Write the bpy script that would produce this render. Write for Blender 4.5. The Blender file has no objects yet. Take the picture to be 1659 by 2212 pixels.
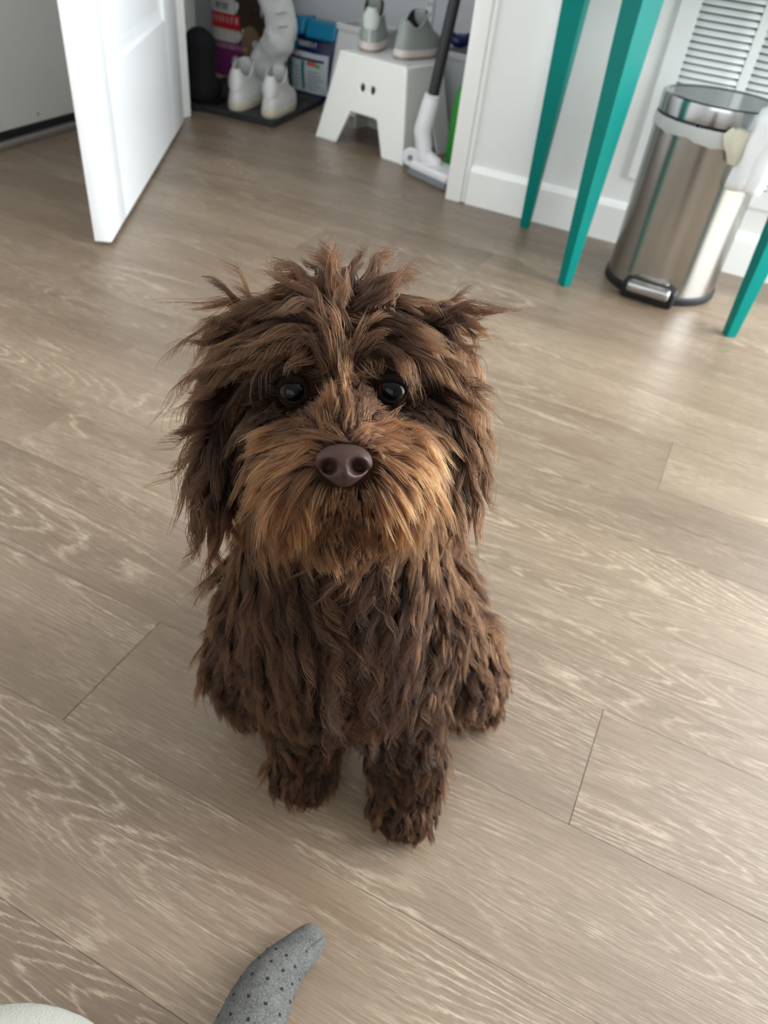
import bpy, bmesh, math, random
import numpy as np
from mathutils import Vector, Matrix, Quaternion
from mathutils.bvhtree import BVHTree

scene = bpy.context.scene
COL = scene.collection
random.seed(7)
rng = np.random.default_rng(11)

# ------------------------------------------------------------------ camera
CAM_H = 0.68
PITCH, ROLL, YAW, F_PX = 0.711263, -0.136776, -0.367742, 1565.68
def camera_axes():
    sp, cp, sy, cy = math.sin(PITCH), math.cos(PITCH), math.sin(YAW), math.cos(YAW)
    fwd = Vector((sy*cp, cy*cp, -sp)); right = Vector((cy, -sy, 0)); dn = fwd.cross(right)
    c, s = math.cos(ROLL), math.sin(ROLL)
    return c*right + s*dn, s*right - c*dn, fwd          # right, up, forward
CR, CU, CF = camera_axes()
cam_d = bpy.data.cameras.new('camera')
cam = bpy.data.objects.new('camera', cam_d); COL.objects.link(cam)
cam.matrix_world = Matrix(((CR.x, CU.x, -CF.x, 0), (CR.y, CU.y, -CF.y, 0), (CR.z, CU.z, -CF.z, CAM_H), (0, 0, 0, 1)))
cam_d.sensor_fit = 'VERTICAL'
cam_d.sensor_height = 9.8
cam_d.lens = F_PX/2212*9.8
cam_d.clip_start = 0.01
cam_d.dof.use_dof = True
cam_d.dof.focus_distance = 0.405
cam_d.dof.aperture_fstop = 3.0
scene.camera = cam

# ------------------------------------------------------------------ world and daylight
world = bpy.data.worlds.new('World'); scene.world = world; world.use_nodes = True
bg = world.node_tree.nodes['Background']
bg.inputs[0].default_value = (0.80, 0.90, 1.0, 1); bg.inputs[1].default_value = 0.8

def area_light(name, loc, target, sx, sy, power, color=(1, 1, 1)):
    d = bpy.data.lights.new(name, 'AREA'); d.shape = 'RECTANGLE'; d.size = sx; d.size_y = sy
    d.energy = power; d.color = color
    o = bpy.data.objects.new(name, d); COL.objects.link(o); o.location = loc
    o.rotation_euler = (Vector(target)-Vector(loc)).to_track_quat('-Z', 'Y').to_euler()
    return o
# daylight entering through the patio window on the right and the window behind the viewer
area_light('daylight_patio_window', (1.93, 1.95, 1.12), (0, 1.95, 1.12), 2.2, 1.9, 215, (0.90, 0.96, 1.0))
area_light('daylight_rear_window', (0.1, -1.83, 1.45), (0.1, 0, 1.45), 2.4, 1.3, 19, (0.97, 0.98, 1.0))

scene.view_settings.view_transform = 'Standard'
scene.view_settings.look = 'None'
scene.view_settings.exposure = 0.30
scene.view_settings.gamma = 1.0
scene.view_settings.use_curve_mapping = False

# ------------------------------------------------------------------ helpers
def tag(o, label=None, cat=None, group=None, kind=None):
    if label: o['label'] = label
    if cat: o['category'] = cat
    if group: o['group'] = group
    if kind: o['kind'] = kind
    return o

def link(name, me, mat=None, parent=None):
    o = bpy.data.objects.new(name, me); COL.objects.link(o)
    if mat is not None and me is not None and not me.materials:
        me.materials.append(mat)
    if parent is not None: o.parent = parent
    return o

def empty(name, loc=(0, 0, 0), rz=0.0, label=None, cat=None, group=None):
    o = bpy.data.objects.new(name, None); COL.objects.link(o)
    o.location = loc; o.rotation_euler = (0, 0, rz); o.empty_display_size = 0.05
    return tag(o, label, cat, group)

def to_mesh(bm, name, smooth=True, angle=0.6):
    bmesh.ops.recalc_face_normals(bm, faces=bm.faces[:])
    me = bpy.data.meshes.new(name); bm.to_mesh(me); bm.free()
    if smooth:
        for p in me.polygons: p.use_smooth = True
        try: me.set_sharp_from_angle(angle=angle)
        except Exception: pass
    return me

def box(bm, lo, hi, bevel=0.0, seg=2, m=None):
    r = bmesh.ops.create_cube(bm, size=1.0)
    vs = r['verts']
    for v in vs:
        v.co = Vector([lo[i] + (v.co[i]+0.5)*(hi[i]-lo[i]) for i in range(3)])
    if bevel > 0:
        es = list({e for v in vs for e in v.link_edges})
        rb = bmesh.ops.bevel(bm, geom=es, offset=bevel, segments=seg, profile=0.6, affect='EDGES')
        vs = list({v for f in rb['faces'] for v in f.verts} | {v for v in vs if v.is_valid})
    if m is not None:
        # all verts of this box: gather connected
        bmesh.ops.transform(bm, matrix=m, verts=[v for v in vs if v.is_valid])
    return vs

def lathe(bm, prof, n=48, center=(0, 0, 0), sx=1.0, sy=1.0, close=False):
    rings = []
    for (r, z) in prof:
        rings.append([bm.verts.new((center[0]+sx*r*math.cos(2*math.pi*k/n), center[1]+sy*r*math.sin(2*math.pi*k/n), center[2]+z)) for k in range(n)])
    for a, b in zip(rings, rings[1:]):
        for k in range(n):
            bm.faces.new((a[k], a[(k+1) % n], b[(k+1) % n], b[k]))
    if close:
        bm.faces.new(rings[0][::-1]); bm.faces.new(rings[-1])
    return rings

def tube(bm, pts, radii, n=10, cap=True, flat=1.0, upv=None):
    pts = [Vector(p) for p in pts]
    if not hasattr(radii, '__len__'): radii = [radii]*len(pts)
    rings = []; prev = None
    for i, p in enumerate(pts):
        t = (pts[min(i+1, len(pts)-1)]-pts[max(i-1, 0)]).normalized()
        ref = Vector(upv) if upv else (prev if prev is not None else (Vector((0, 0, 1)) if abs(t.z) < 0.9 else Vector((1, 0, 0))))
        b = (ref - t*ref.dot(t)).normalized(); a = t.cross(b)
        prev = b
        rings.append([bm.verts.new(p + radii[i]*(math.cos(2*math.pi*k/n)*a + flat*math.sin(2*math.pi*k/n)*b)) for k in range(n)])
    for a, b in zip(rings, rings[1:]):
        for k in range(n):
            bm.faces.new((a[k], a[(k+1) % n], b[(k+1) % n], b[k]))
    if cap:
        bm.faces.new(rings[0][::-1]); bm.faces.new(rings[-1])
    return rings

def ellipsoid(bm, c, r, rot=None, sub=3):
    m = Matrix.Translation(Vector(c))
    if rot is not None: m = m @ rot.to_4x4()
    m = m @ Matrix.Diagonal((r[0], r[1], r[2], 1))
    bmesh.ops.create_icosphere(bm, subdivisions=sub, radius=1.0, matrix=m)

def capsule(bm, a, b, ra, rb, n=16):
    """tapered limb with round ends"""
    a, b = Vector(a), Vector(b); t = (b-a).normalized(); pts = []; rr = []
    for k in range(5):
        th = math.pi/2*(1-k/4); pts.append(a - t*ra*math.sin(th)); rr.append(max(ra*math.cos(th), 1e-4))
    for k in range(5):
        th = math.pi/2*(k/4); pts.append(b + t*rb*math.sin(th)); rr.append(max(rb*math.cos(th), 1e-4))
    tube(bm, pts, rr, n)

def remeshed(bm, name, voxel, smooth_it=6, factor=0.5):
    """union of overlapping closed shapes -> one continuous smooth surface"""
    bmesh.ops.recalc_face_normals(bm, faces=bm.faces[:])
    me = bpy.data.meshes.new(name+'_tmp'); bm.to_mesh(me); bm.free()
    o = bpy.data.objects.new(name+'_tmp', me); COL.objects.link(o)
    r = o.modifiers.new('r', 'REMESH'); r.mode = 'VOXEL'; r.voxel_size = voxel; r.use_smooth_shade = True
    if smooth_it:
        s = o.modifiers.new('s', 'SMOOTH'); s.factor = factor; s.iterations = smooth_it
    dg = bpy.context.evaluated_depsgraph_get(); dg.update()
    out = bpy.data.meshes.new_from_object(o.evaluated_get(dg)); out.name = name
    bpy.data.objects.remove(o); bpy.data.meshes.remove(me)
    for p in out.polygons: p.use_smooth = True
    return out

def flat_shape(name, loops, thick, bevel=0.0, res=2):
    """filled 2-D outline (first loop) with holes, given real thickness and rounded edges; lies in XY, centred on z=0"""
    cu = bpy.data.curves.new(name+'_c', 'CURVE'); cu.dimensions = '2D'; cu.fill_mode = 'BOTH'
    cu.extrude = max(thick/2-bevel, 1e-5); cu.bevel_depth = bevel; cu.bevel_resolution = res
    for L in loops:
        s = cu.splines.new('POLY'); s.points.add(len(L)-1)
        for p, q in zip(s.points, L): p.co = (q[0], q[1], 0, 1)
        s.use_cyclic_u = True
    o = bpy.data.objects.new(name+'_c', cu); COL.objects.link(o)
    dg = bpy.context.evaluated_depsgraph_get(); dg.update()
    me = bpy.data.meshes.new_from_object(o.evaluated_get(dg)); me.name = name
    bpy.data.objects.remove(o); bpy.data.curves.remove(cu)
    return me

def text_mesh(name, body, size, depth=0.0004):
    cu = bpy.data.curves.new(name+'_t', 'FONT'); cu.body = body; cu.size = size; cu.extrude = depth
    cu.align_x = 'CENTER'; cu.align_y = 'CENTER'; cu.resolution_u = 2
    o = bpy.data.objects.new(name+'_t', cu); COL.objects.link(o)
    dg = bpy.context.evaluated_depsgraph_get(); dg.update()
    me = bpy.data.meshes.new_from_object(o.evaluated_get(dg)); me.name = name
    bpy.data.objects.remove(o); bpy.data.curves.remove(cu)
    return me

def rrect(w, h, r, n=5, cx=0, cy=0):
    pts = []
    for (sx, sy, a0) in ((1, 1, 0), (-1, 1, 90), (-1, -1, 180), (1, -1, 270)):
        for k in range(n+1):
            a = math.radians(a0+90*k/n)
            pts.append((cx+sx*(w/2-r)+r*math.cos(a), cy+sy*(h/2-r)+r*math.sin(a)))
    return pts

# ------------------------------------------------------------------ materials
def new_mat(name):
    m = bpy.data.materials.new(name); m.use_nodes = True
    nt = m.node_tree; b = nt.nodes['Principled BSDF']
    return m, nt, b
def setin(b, **kw):
    for k, v in kw.items():
        b.inputs[k.replace('_', ' ')].default_value = v

def mat(name, col, rough=0.5, metal=0.0, spec=0.5, vary=0.06, scale=12.0, bump=0.0, bscale=60.0, **kw):
    """principled surface with slight procedural tone variation and fine relief"""
    m, nt, b = new_mat(name); N = nt.nodes; L = nt.links
    setin(b, Roughness=rough, Metallic=metal)
    b.inputs['Specular IOR Level'].default_value = spec
    for k, v in kw.items(): b.inputs[k.replace('_', ' ')].default_value = v
    tc = N.new('ShaderNodeTexCoord'); no = N.new('ShaderNodeTexNoise'); no.inputs['Scale'].default_value = scale
    no.inputs['Detail'].default_value = 4
    L.new(tc.outputs['Object'], no.inputs['Vector'])
    mx = N.new('ShaderNodeMix'); mx.data_type = 'RGBA'
    c0 = [max(0, c*(1-vary)) for c in col]; c1 = [min(1, c*(1+vary)) for c in col]
    mx.inputs[6].default_value = (*c0, 1); mx.inputs[7].default_value = (*c1, 1)
    L.new(no.outputs['Fac'], mx.inputs[0]); L.new(mx.outputs[2], b.inputs['Base Color'])
    if bump > 0:
        nb = N.new('ShaderNodeTexNoise'); nb.inputs['Scale'].default_value = bscale; nb.inputs['Detail'].default_value = 5
        L.new(tc.outputs['Object'], nb.inputs['Vector'])
        bp = N.new('ShaderNodeBump'); bp.inputs['Strength'].default_value = bump; bp.inputs['Distance'].default_value = 0.004
        L.new(nb.outputs['Fac'], bp.inputs['Height']); L.new(bp.outputs[0], b.inputs['Normal'])
    return m

M_wall = mat('wall_paint', (0.78, 0.78, 0.76), 0.55, vary=0.02, bump=0.03, bscale=300)
M_closet = mat('closet_paint', (0.62, 0.63, 0.65), 0.6, vary=0.02)
M_trim = mat('trim_gloss_white', (0.87, 0.87, 0.84), 0.30, vary=0.015)
M_door = mat('door_gloss_white', (0.84, 0.85, 0.86), 0.26, vary=0.012)
M_entry = mat('entry_door_paint', (0.68, 0.67, 0.63), 0.5, vary=0.02, bump=0.04, bscale=200)
M_rubber = mat('dark_rubber', (0.010, 0.010, 0.011), 0.55, spec=0.3)
M_alu = mat('brushed_aluminium', (0.55, 0.55, 0.54), 0.38, metal=1.0)
M_screw = mat('screw_steel', (0.5, 0.5, 0.5), 0.3, metal=1.0)
M_ceiling = mat('ceiling_paint', (0.80, 0.80, 0.79), 0.7, vary=0.01)
M_vent = mat('vent_enamel', (0.78, 0.79, 0.78), 0.33, vary=0.015)
M_holeshade = mat('hole_shade', (0.03, 0.028, 0.025), 0.8)  # near-black standing in for the shade inside holes
M_teal = mat('teal_lacquer', (0.0003, 0.175, 0.150), 0.42, spec=0.14, vary=0.03)
M_black = mat('black_fabric', (0.008, 0.008, 0.009), 0.85, spec=0.2)
M_tray = mat('black_tray_rubber', (0.022, 0.024, 0.027), 0.5, bump=0.1, bscale=200)
M_whiteplastic = mat('white_plastic', (0.90, 0.90, 0.85), 0.38, vary=0.01)
M_whitebin = mat('white_bin_plastic', (0.70, 0.70, 0.68), 0.45, vary=0.02)
M_greybin = mat('grey_bin_plastic', (0.45, 0.46, 0.46), 0.5)
M_leather = mat('white_leather', (0.80, 0.79, 0.77), 0.45, vary=0.03, bump=0.05, bscale=300)
M_cream = mat('cream_rubber', (0.72, 0.66, 0.52), 0.55, vary=0.06)
M_lining = mat('grey_lining', (0.40, 0.40, 0.39), 0.9)
M_greymesh = mat('grey_knit_mesh', (0.36, 0.39, 0.36), 0.8, bump=0.3, bscale=500, vary=0.1)
M_palemesh = mat('pale_heel_mesh', (0.62, 0.67, 0.62), 0.7, vary=0.05)
M_pinksole = mat('pinkish_foam', (0.72, 0.64, 0.60), 0.6, vary=0.06)
M_solebrown = mat('tan_outsole', (0.36, 0.29, 0.22), 0.7)
M_darklin = mat('dark_lining', (0.02, 0.02, 0.018), 0.9)
M_lace = mat('beige_lace', (0.62, 0.55, 0.48), 0.8)
M_paper = mat('crumpled_white_film', (0.70, 0.71, 0.69), 0.4, vary=0.08, scale=25, bump=0.6, bscale=40)
M_ink = mat('grey_ink', (0.14, 0.14, 0.15), 0.6)
M_red = mat('red_print', (0.50, 0.012, 0.02), 0.4)
M_magenta = mat('magenta_print', (0.20, 0.02, 0.14), 0.4)
M_bagwhite = mat('bag_white_print', (0.62, 0.60, 0.58), 0.4)
M_bagbrown = mat('brown_print', (0.045, 0.025, 0.014), 0.4, vary=0.6, scale=18)
M_bagtan = mat('tan_print', (0.22, 0.14, 0.08), 0.4, vary=0.3, scale=30)
M_softpink = mat('pale_letter_print', (0.60, 0.36, 0.40), 0.5)
M_navy = mat('navy_film', (0.004, 0.009, 0.075), 0.35, vary=0.2, bump=0.3, bscale=30)
M_cyan = mat('cyan_film', (0.006, 0.21, 0.38), 0.3, vary=0.15, bump=0.3, bscale=30)
M_label = mat('label_print_white', (0.55, 0.60, 0.62), 0.45)
M_tealprint = mat('teal_print', (0.01, 0.22, 0.20), 0.45)
M_orange = mat('orange_print', (0.55, 0.13, 0.07), 0.45)
M_greenprint = mat('green_print', (0.15, 0.35, 0.10), 0.45)
M_vacblack = mat('vacuum_black', (0.014, 0.015, 0.017), 0.35)
M_vacwhite = mat('vacuum_white', (0.76, 0.76, 0.77), 0.35, vary=0.02)
M_vacgrey = mat('vacuum_grey', (0.20, 0.21, 0.22), 0.5)
M_green = mat('green_plastic', (0.02, 0.30, 0.02), 0.45)
M_bagfilm = mat('white_bin_bag', (0.88, 0.90, 0.92), 0.35, vary=0.04, bump=0.5, bscale=45, Subsurface_Weight=0.6, Subsurface_Scale=0.03, Subsurface_Radius=(1.0, 1.0, 1.0))
M_bincream = mat('cream_bin_bag', (0.66, 0.63, 0.52), 0.5, vary=0.06, bump=0.4, bscale=60)
M_greyrim = mat('bag_rim_grey', (0.50, 0.51, 0.50), 0.4, vary=0.06, bump=0.3, bscale=70)

def steel(name, rough, col=(0.37, 0.35, 0.325)):
    m, nt, b = new_mat(name); N = nt.nodes; L = nt.links
    setin(b, Metallic=1.0, Roughness=rough, Base_Color=(*col, 1))
    tc = N.new('ShaderNodeTexCoord'); mp = N.new('ShaderNodeMapping'); mp.inputs['Scale'].default_value = (4, 4, 900)
    no = N.new('ShaderNodeTexNoise'); no.inputs['Scale'].default_value = 1.0; no.inputs['Detail'].default_value = 2
    L.new(tc.outputs['Object'], mp.inputs[0]); L.new(mp.outputs[0], no.inputs['Vector'])
    mr = N.new('ShaderNodeMapRange'); mr.inputs[3].default_value = rough*0.92; mr.inputs[4].default_value = rough*1.08
    L.new(no.outputs['Fac'], mr.inputs[0]); L.new(mr.outputs[0], b.inputs['Roughness'])
    return m
M_steel = steel('brushed_steel', 0.24)
M_steel_lid = steel('polished_steel_lid', 0.19, (0.42, 0.42, 0.42))

def oak():
    m, nt, b = new_mat('limed_oak_plank'); N = nt.nodes; L = nt.links
    def mth(op, a, bb=None, c=None):
        n = N.new('ShaderNodeMath'); n.operation = op
        for i, x in enumerate((a, bb, c)):
            if x is None: continue
            if isinstance(x, (int, float)): n.inputs[i].default_value = x
            else: L.new(x, n.inputs[i])
        return n.outputs[0]
    def noise(vec, scale, det=4, rough=0.55, dist=0.0):
        n = N.new('ShaderNodeTexNoise'); n.inputs['Scale'].default_value = scale; n.inputs['Detail'].default_value = det
        n.inputs['Roughness'].default_value = rough; n.inputs['Distortion'].default_value = dist
        L.new(vec, n.inputs['Vector']); return n.outputs['Fac']
    def mapr(v, a, bb, c, d, smooth=True):
        n = N.new('ShaderNodeMapRange'); n.interpolation_type = 'SMOOTHSTEP' if smooth else 'LINEAR'
        for i, x in enumerate((a, bb, c, d)): n.inputs[i+1].default_value = x
        L.new(v, n.inputs[0]); return n.outputs[0]
    tc = N.new('ShaderNodeTexCoord'); oi = N.new('ShaderNodeObjectInfo')
    off = N.new('ShaderNodeCombineXYZ')
    L.new(mth('MULTIPLY', oi.outputs['Random'], 37.0), off.inputs[0]); L.new(mth('MULTIPLY', oi.outputs['Random'], 91.0), off.inputs[1])
    L.new(mth('MULTIPLY', oi.outputs['Random'], 53.0), off.inputs[2])
    add = N.new('ShaderNodeVectorMath'); add.operation = 'ADD'; L.new(tc.outputs['Object'], add.inputs[0]); L.new(off.outputs[0], add.inputs[1])
    def scaled(sx, sy):
        mp = N.new('ShaderNodeMapping'); mp.inputs['Scale'].default_value = (sx, sy, 1); L.new(add.outputs[0], mp.inputs[0]); return mp.outputs[0]
    # growth-ring contours: level lines of a smooth field stretched along the plank -> cathedrals
    field = noise(scaled(0.95, 8.0), 1.0, 1.0, 0.40, 0.0)
    warp = noise(scaled(45, 330), 1.0, 4, 0.65)
    lev = mth('ADD', mth('MULTIPLY', field, 52.0), mth('MULTIPLY', warp, 1.1))
    fr = mth('FRACT', lev)
    tri = mth('ABSOLUTE', mth('SUBTRACT', fr, 0.5))
    ringline = mth('MULTIPLY', mapr(tri, 0.30, 0.50, 0.0, 1.0), mapr(noise(scaled(30, 300), 1.0, 3, 0.7), 0.36, 0.60, 0.25, 1.0))
    patch = mapr(noise(scaled(3.0, 9.0), 1.0, 2), 0.46, 0.62, 0.0, 1.0)
    ring = mth('MULTIPLY', ringline, mth('ADD', mth('MULTIPLY', patch, 0.70), 0.08))
    # fine limed pores running along the plank
    pores = mapr(noise(scaled(40, 820), 1.0, 3, 0.6), 0.50, 0.68, 0.0, 1.0)
    porepatch = mapr(noise(scaled(5, 30), 1.0, 3), 0.40, 0.65, 0.1, 1.0)
    fine = mth('MULTIPLY', pores, porepatch)
    dark = mapr(noise(scaled(18, 480), 1.0, 4, 0.65), 0.35, 0.62, 1.0, 0.0)
    tone = noise(scaled(1.3, 9.0), 1.0, 3, 0.5)
    ramp = N.new('ShaderNodeValToRGB'); e = ramp.color_ramp.elements
    e[0].position = 0.28; e[0].color = (0.164, 0.112, 0.073, 1)
    e[1].position = 0.74; e[1].color = (0.240, 0.177, 0.121, 1)
    L.new(tone, ramp.inputs[0])
    # faint rosy knots and per-plank tone
    def mix(fac, c1, c2, blend='MIX'):
        x = N.new('ShaderNodeMix'); x.data_type = 'RGBA'; x.blend_type = blend
        if isinstance(fac, (int, float)): x.inputs[0].default_value = fac
        else: L.new(fac, x.inputs[0])
        for i, c in ((6, c1), (7, c2)):
            if isinstance(c, tuple): x.inputs[i].default_value = c
            else: L.new(c, x.inputs[i])
        return x.outputs[2]
    rosy = mapr(noise(scaled(2.6, 9.0), 1.0, 2), 0.60, 0.78, 0.0, 0.30)
    c = mix(rosy, ramp.outputs[0], (0.29, 0.18, 0.128, 1))
    c = mix(mth('MULTIPLY', dark, 0.42), c, (0.105, 0.071, 0.047, 1))
    c = mix(mth('MULTIPLY', fine, 0.58), c, (0.46, 0.375, 0.285, 1))
    c = mix(mth('MULTIPLY', ring, 0.70), c, (0.52, 0.42, 0.31, 1))
    hv = N.new('ShaderNodeHueSaturation'); L.new(c, hv.inputs['Color'])
    L.new(mapr(oi.outputs['Random'], 0, 1, 0.90, 1.08, False), hv.inputs['Value'])
    L.new(hv.outputs[0], b.inputs['Base Color'])
    L.new(mapr(noise(scaled(6, 80), 1.0, 3), 0.3, 0.7, 0.27, 0.38), b.inputs['Roughness'])
    b.inputs['Specular IOR Level'].default_value = 0.5
    bp = N.new('ShaderNodeBump'); bp.inputs['Strength'].default_value = 0.16; bp.inputs['Distance'].default_value = 0.0012
    hgt = mth('SUBTRACT', mth('MULTIPLY', pores, 0.6), mth('MULTIPLY', dark, 0.6))
    L.new(hgt, bp.inputs['Height']); L.new(bp.outputs[0], b.inputs['Normal'])
    return m
M_oak = oak()

# ------------------------------------------------------------------ floor of single planks
bm = bmesh.new(); box(bm, (-2.45, -1.85, -0.06), (1.95, 3.18, -0.0045))
floor = tag(link('floor', to_mesh(bm, 'floor', False), M_oak), 'limed oak plank floor running under the dog and the furniture', 'floor', kind='structure')
PW, PL, Y0 = 0.15247, 1.22, 0.2627
bm = bmesh.new(); box(bm, (0.0003, 0.00012, -0.0044), (PL-0.0003, PW-0.00012, 0.0), 0.0003, 1)
plank_me = to_mesh(bm, 'plank', True, 0.3); plank_me.materials.append(M_oak)
known = {1: 0.0788, 2: -0.81, 4: -0.872, 5: 0.061, 0: -0.42, 3: -0.30, -1: 0.36, 6: -0.55}
for k in range(-3, 18):
    x0 = known.get(k, random.uniform(-1, 0.2))
    y = Y0+k*PW
    xs = [x0+i*PL for i in range(-3, 3)]
    lo, hi = (-1.93, 1.30) if y < 2.0 else (-2.4, 0.2)
    for x in xs:
        if x+PL < lo+0.1 or x > hi: continue
        o = link('plank', plank_me, None, floor); o.location = (x, y, 0)
        a = max(x, lo); e = min(x+PL, 1.9)
        if a > x or e < x+PL:                       # cut planks along the walls
            o.location.x = a; o.scale.x = (e-a)/PL

# ------------------------------------------------------------------ room shell
WY = 2.11          # face of the back wall
OX0, OX1 = -1.775, -0.752   # closet opening
bm = bmesh.new()
box(bm, (OX1+0.012, WY, 0), (0.62, WY+0.12, 2.3)); box(bm, (0.56, WY+0.12, 0), (0.62, 3.10, 2.3)); box(bm, (0.62, 3.10, 0), (1.84, 3.16, 2.3)); box(bm, (-1.98, WY, 0), (OX0-0.012, WY+0.12, 2.3))
box(bm, (OX0-0.012, WY, 2.02), (OX1+0.012, WY+0.12, 2.3))
tag(link('wall_back', to_mesh(bm, 'wall_back', False), M_wall), 'white painted back wall with the closet opening', 'wall', kind='structure')
bm = bmesh.new()
box(bm, (-1.99, -1.85, 0), (-1.93, 1.22, 2.3)); box(bm, (-1.99, 2.06, 0), (-1.93, WY, 2.3)); box(bm, (-1.99, 1.22, 2.02), (-1.93, 2.06, 2.3)); box(bm, (-2.02, 1.18, 0), (-1.99, 2.10, 2.06))  # last box: added backing that stops sky light round the entry door
tag(link('wall_left', to_mesh(bm, 'wall_left', False), M_wall), 'white painted left wall around the entry door', 'wall', kind='structure')
bm = bmesh.new()   # right wall with a tall patio window opening
box(bm, (1.84, -1.85, 0), (1.90, 0.85, 2.3)); box(bm, (1.84, 3.05, 0), (1.90, 3.16, 2.3))
box(bm, (1.84, 0.85, 2.12), (1.90, 3.05, 2.3)); box(bm, (1.84, 0.85, 0), (1.90, 3.05, 0.12))
tag(link('wall_right', to_mesh(bm, 'wall_right', False), M_wall), 'white painted right wall with the tall window', 'wall', kind='structure')
bm = bmesh.new()
box(bm, (-1.93, -1.80, 0), (-1.15, -1.74, 2.3)); box(bm, (1.35, -1.80, 0), (1.84, -1.74, 2.3))
box(bm, (-1.15, -1.80, 0), (1.35, -1.74, 0.78)); box(bm, (-1.15, -1.80, 2.12), (1.35, -1.74, 2.3))
tag(link('wall_front', to_mesh(bm, 'wall_front', False), M_wall), 'white painted wall behind the viewer', 'wall', kind='structure')
bm = bmesh.new(); box(bm, (-2.45, -1.85, 2.3), (1.95, 3.18, 2.34))
tag(link('ceiling', to_mesh(bm, 'ceiling', False), M_ceiling), 'plain white ceiling', 'ceiling', kind='structure')
bm = bmesh.new()
box(bm, (-2.45, 2.98, 0), (0.2, 3.04, 2.3)); box(bm, (-2.45, WY+0.12, 0), (-2.40, 2.98, 2.3)); box(bm, (0.15, WY+0.12, 0), (0.2, 2.98, 2.3)); box(bm, (-2.45, WY+0.06, 0), (-1.98, WY+0.12, 2.3))
tag(link('wall_closet', to_mesh(bm, 'wall_closet', False), M_closet), 'grey white walls inside the closet', 'wall', kind='structure')
# window frames (seen in reflections)
def window(name, cells, label):
    bm = bmesh.new()
    for lo, hi in cells: box(bm, lo, hi, 0.004, 1)
    return tag(link(name, to_mesh(bm, name), M_trim), label, 'window', kind='structure')
window('window_1', [((1.845, 0.85, 0.12), (1.885, 0.91, 2.12)), ((1.845, 2.99, 0.12), (1.885, 3.05, 2.12)), ((1.845, 1.92, 0.12), (1.885, 1.98, 2.12)),
                    ((1.845, 0.85, 0.12), (1.885, 3.05, 0.19)), ((1.845, 0.85, 2.05), (1.885, 3.05, 2.12))], 'tall white framed window in the right wall')
window('window_2', [((-1.15, -1.785, 0.78), (-1.09, -1.745, 2.12)), ((1.29, -1.785, 0.78), (1.35, -1.745, 2.12)), ((0.07, -1.785, 0.78), (0.13, -1.745, 2.12)),
                    ((-1.15, -1.785, 0.78), (1.35, -1.745, 0.84)), ((-1.15, -1.785, 2.06), (1.35, -1.745, 2.12))], 'white framed window behind the viewer')

# casings of the closet opening
def casing_profile(x0, x1, name, label):
    t = empty(name, (0, 0, 0)); tag(t, label, 'door trim', kind='structure')
    s = 1 if x1 > x0 else -1
    bm = bmesh.new(); box(bm, (min(x0, x1), WY-0.022, 0), (max(x0, x1), WY, 2.08), 0.004, 2)
    link('casing_board', to_mesh(bm, 'casing_board'), M_trim, t)
    bm = bmesh.new(); a, b_ = x1, x1+s*0.012
    box(bm, (min(a, b_), WY-0.014, 0), (max(a, b_), WY, 2.09), 0.005, 3)
    link('casing_bead', to_mesh(bm, 'casing_bead'), M_trim, t)
    return t
t1 = casing_profile(OX1+0.002, -0.704, 'trim_1', 'flat white door casing to the right of the closet opening')
bm = bmesh.new(); box(bm, (OX1, WY-0.012, 0), (OX1+0.012, WY+0.135, 2.02), 0.002, 1); link('jamb', to_mesh(bm, 'jamb'), M_trim, t1)
t2 = casing_profile(OX0-0.002, OX0-0.05, 'trim_2', 'white door casing behind the open door')
bm = bmesh.new(); box(bm, (OX0-0.012, WY-0.012, 0), (OX0, WY+0.135, 2.02), 0.002, 1); link('jamb', to_mesh(bm, 'jamb'), M_trim, t2)
# baseboard
bm = bmesh.new()
pf = [(0, 0), (-0.015, 0), (-0.015, 0.088), (-0.012, 0.094), (-0.008, 0.100), (0, 0.103)]
va = [bm.verts.new((-0.690, WY+p[0], p[1])) for p in pf]; vb = [bm.verts.new((0.62, WY+p[0], p[1])) for p in pf]
for i in range(len(pf)): bm.faces.new((va[i], vb[i], vb[(i+1) % len(pf)], va[(i+1) % len(pf)]))
bm.faces.new(va[::-1]); bm.faces.new(vb)
tag(link('baseboard_back', to_mesh(bm, 'baseboard_back', True, 0.4), M_trim), 'tall white baseboard along the back wall', 'baseboard', kind='structure')

# ------------------------------------------------------------------ open closet door
DW, DT, SH, SF = 1.068, 0.036, 0.21, 0.157
dv = Vector((0.524, -0.931, 0)); ang = math.atan2(dv.y, dv.x)
door = empty('door_1', (-1.758, 2.126, 0.011), ang); tag(door, 'glossy white panelled closet door standing open', 'door', kind='structure')
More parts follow.
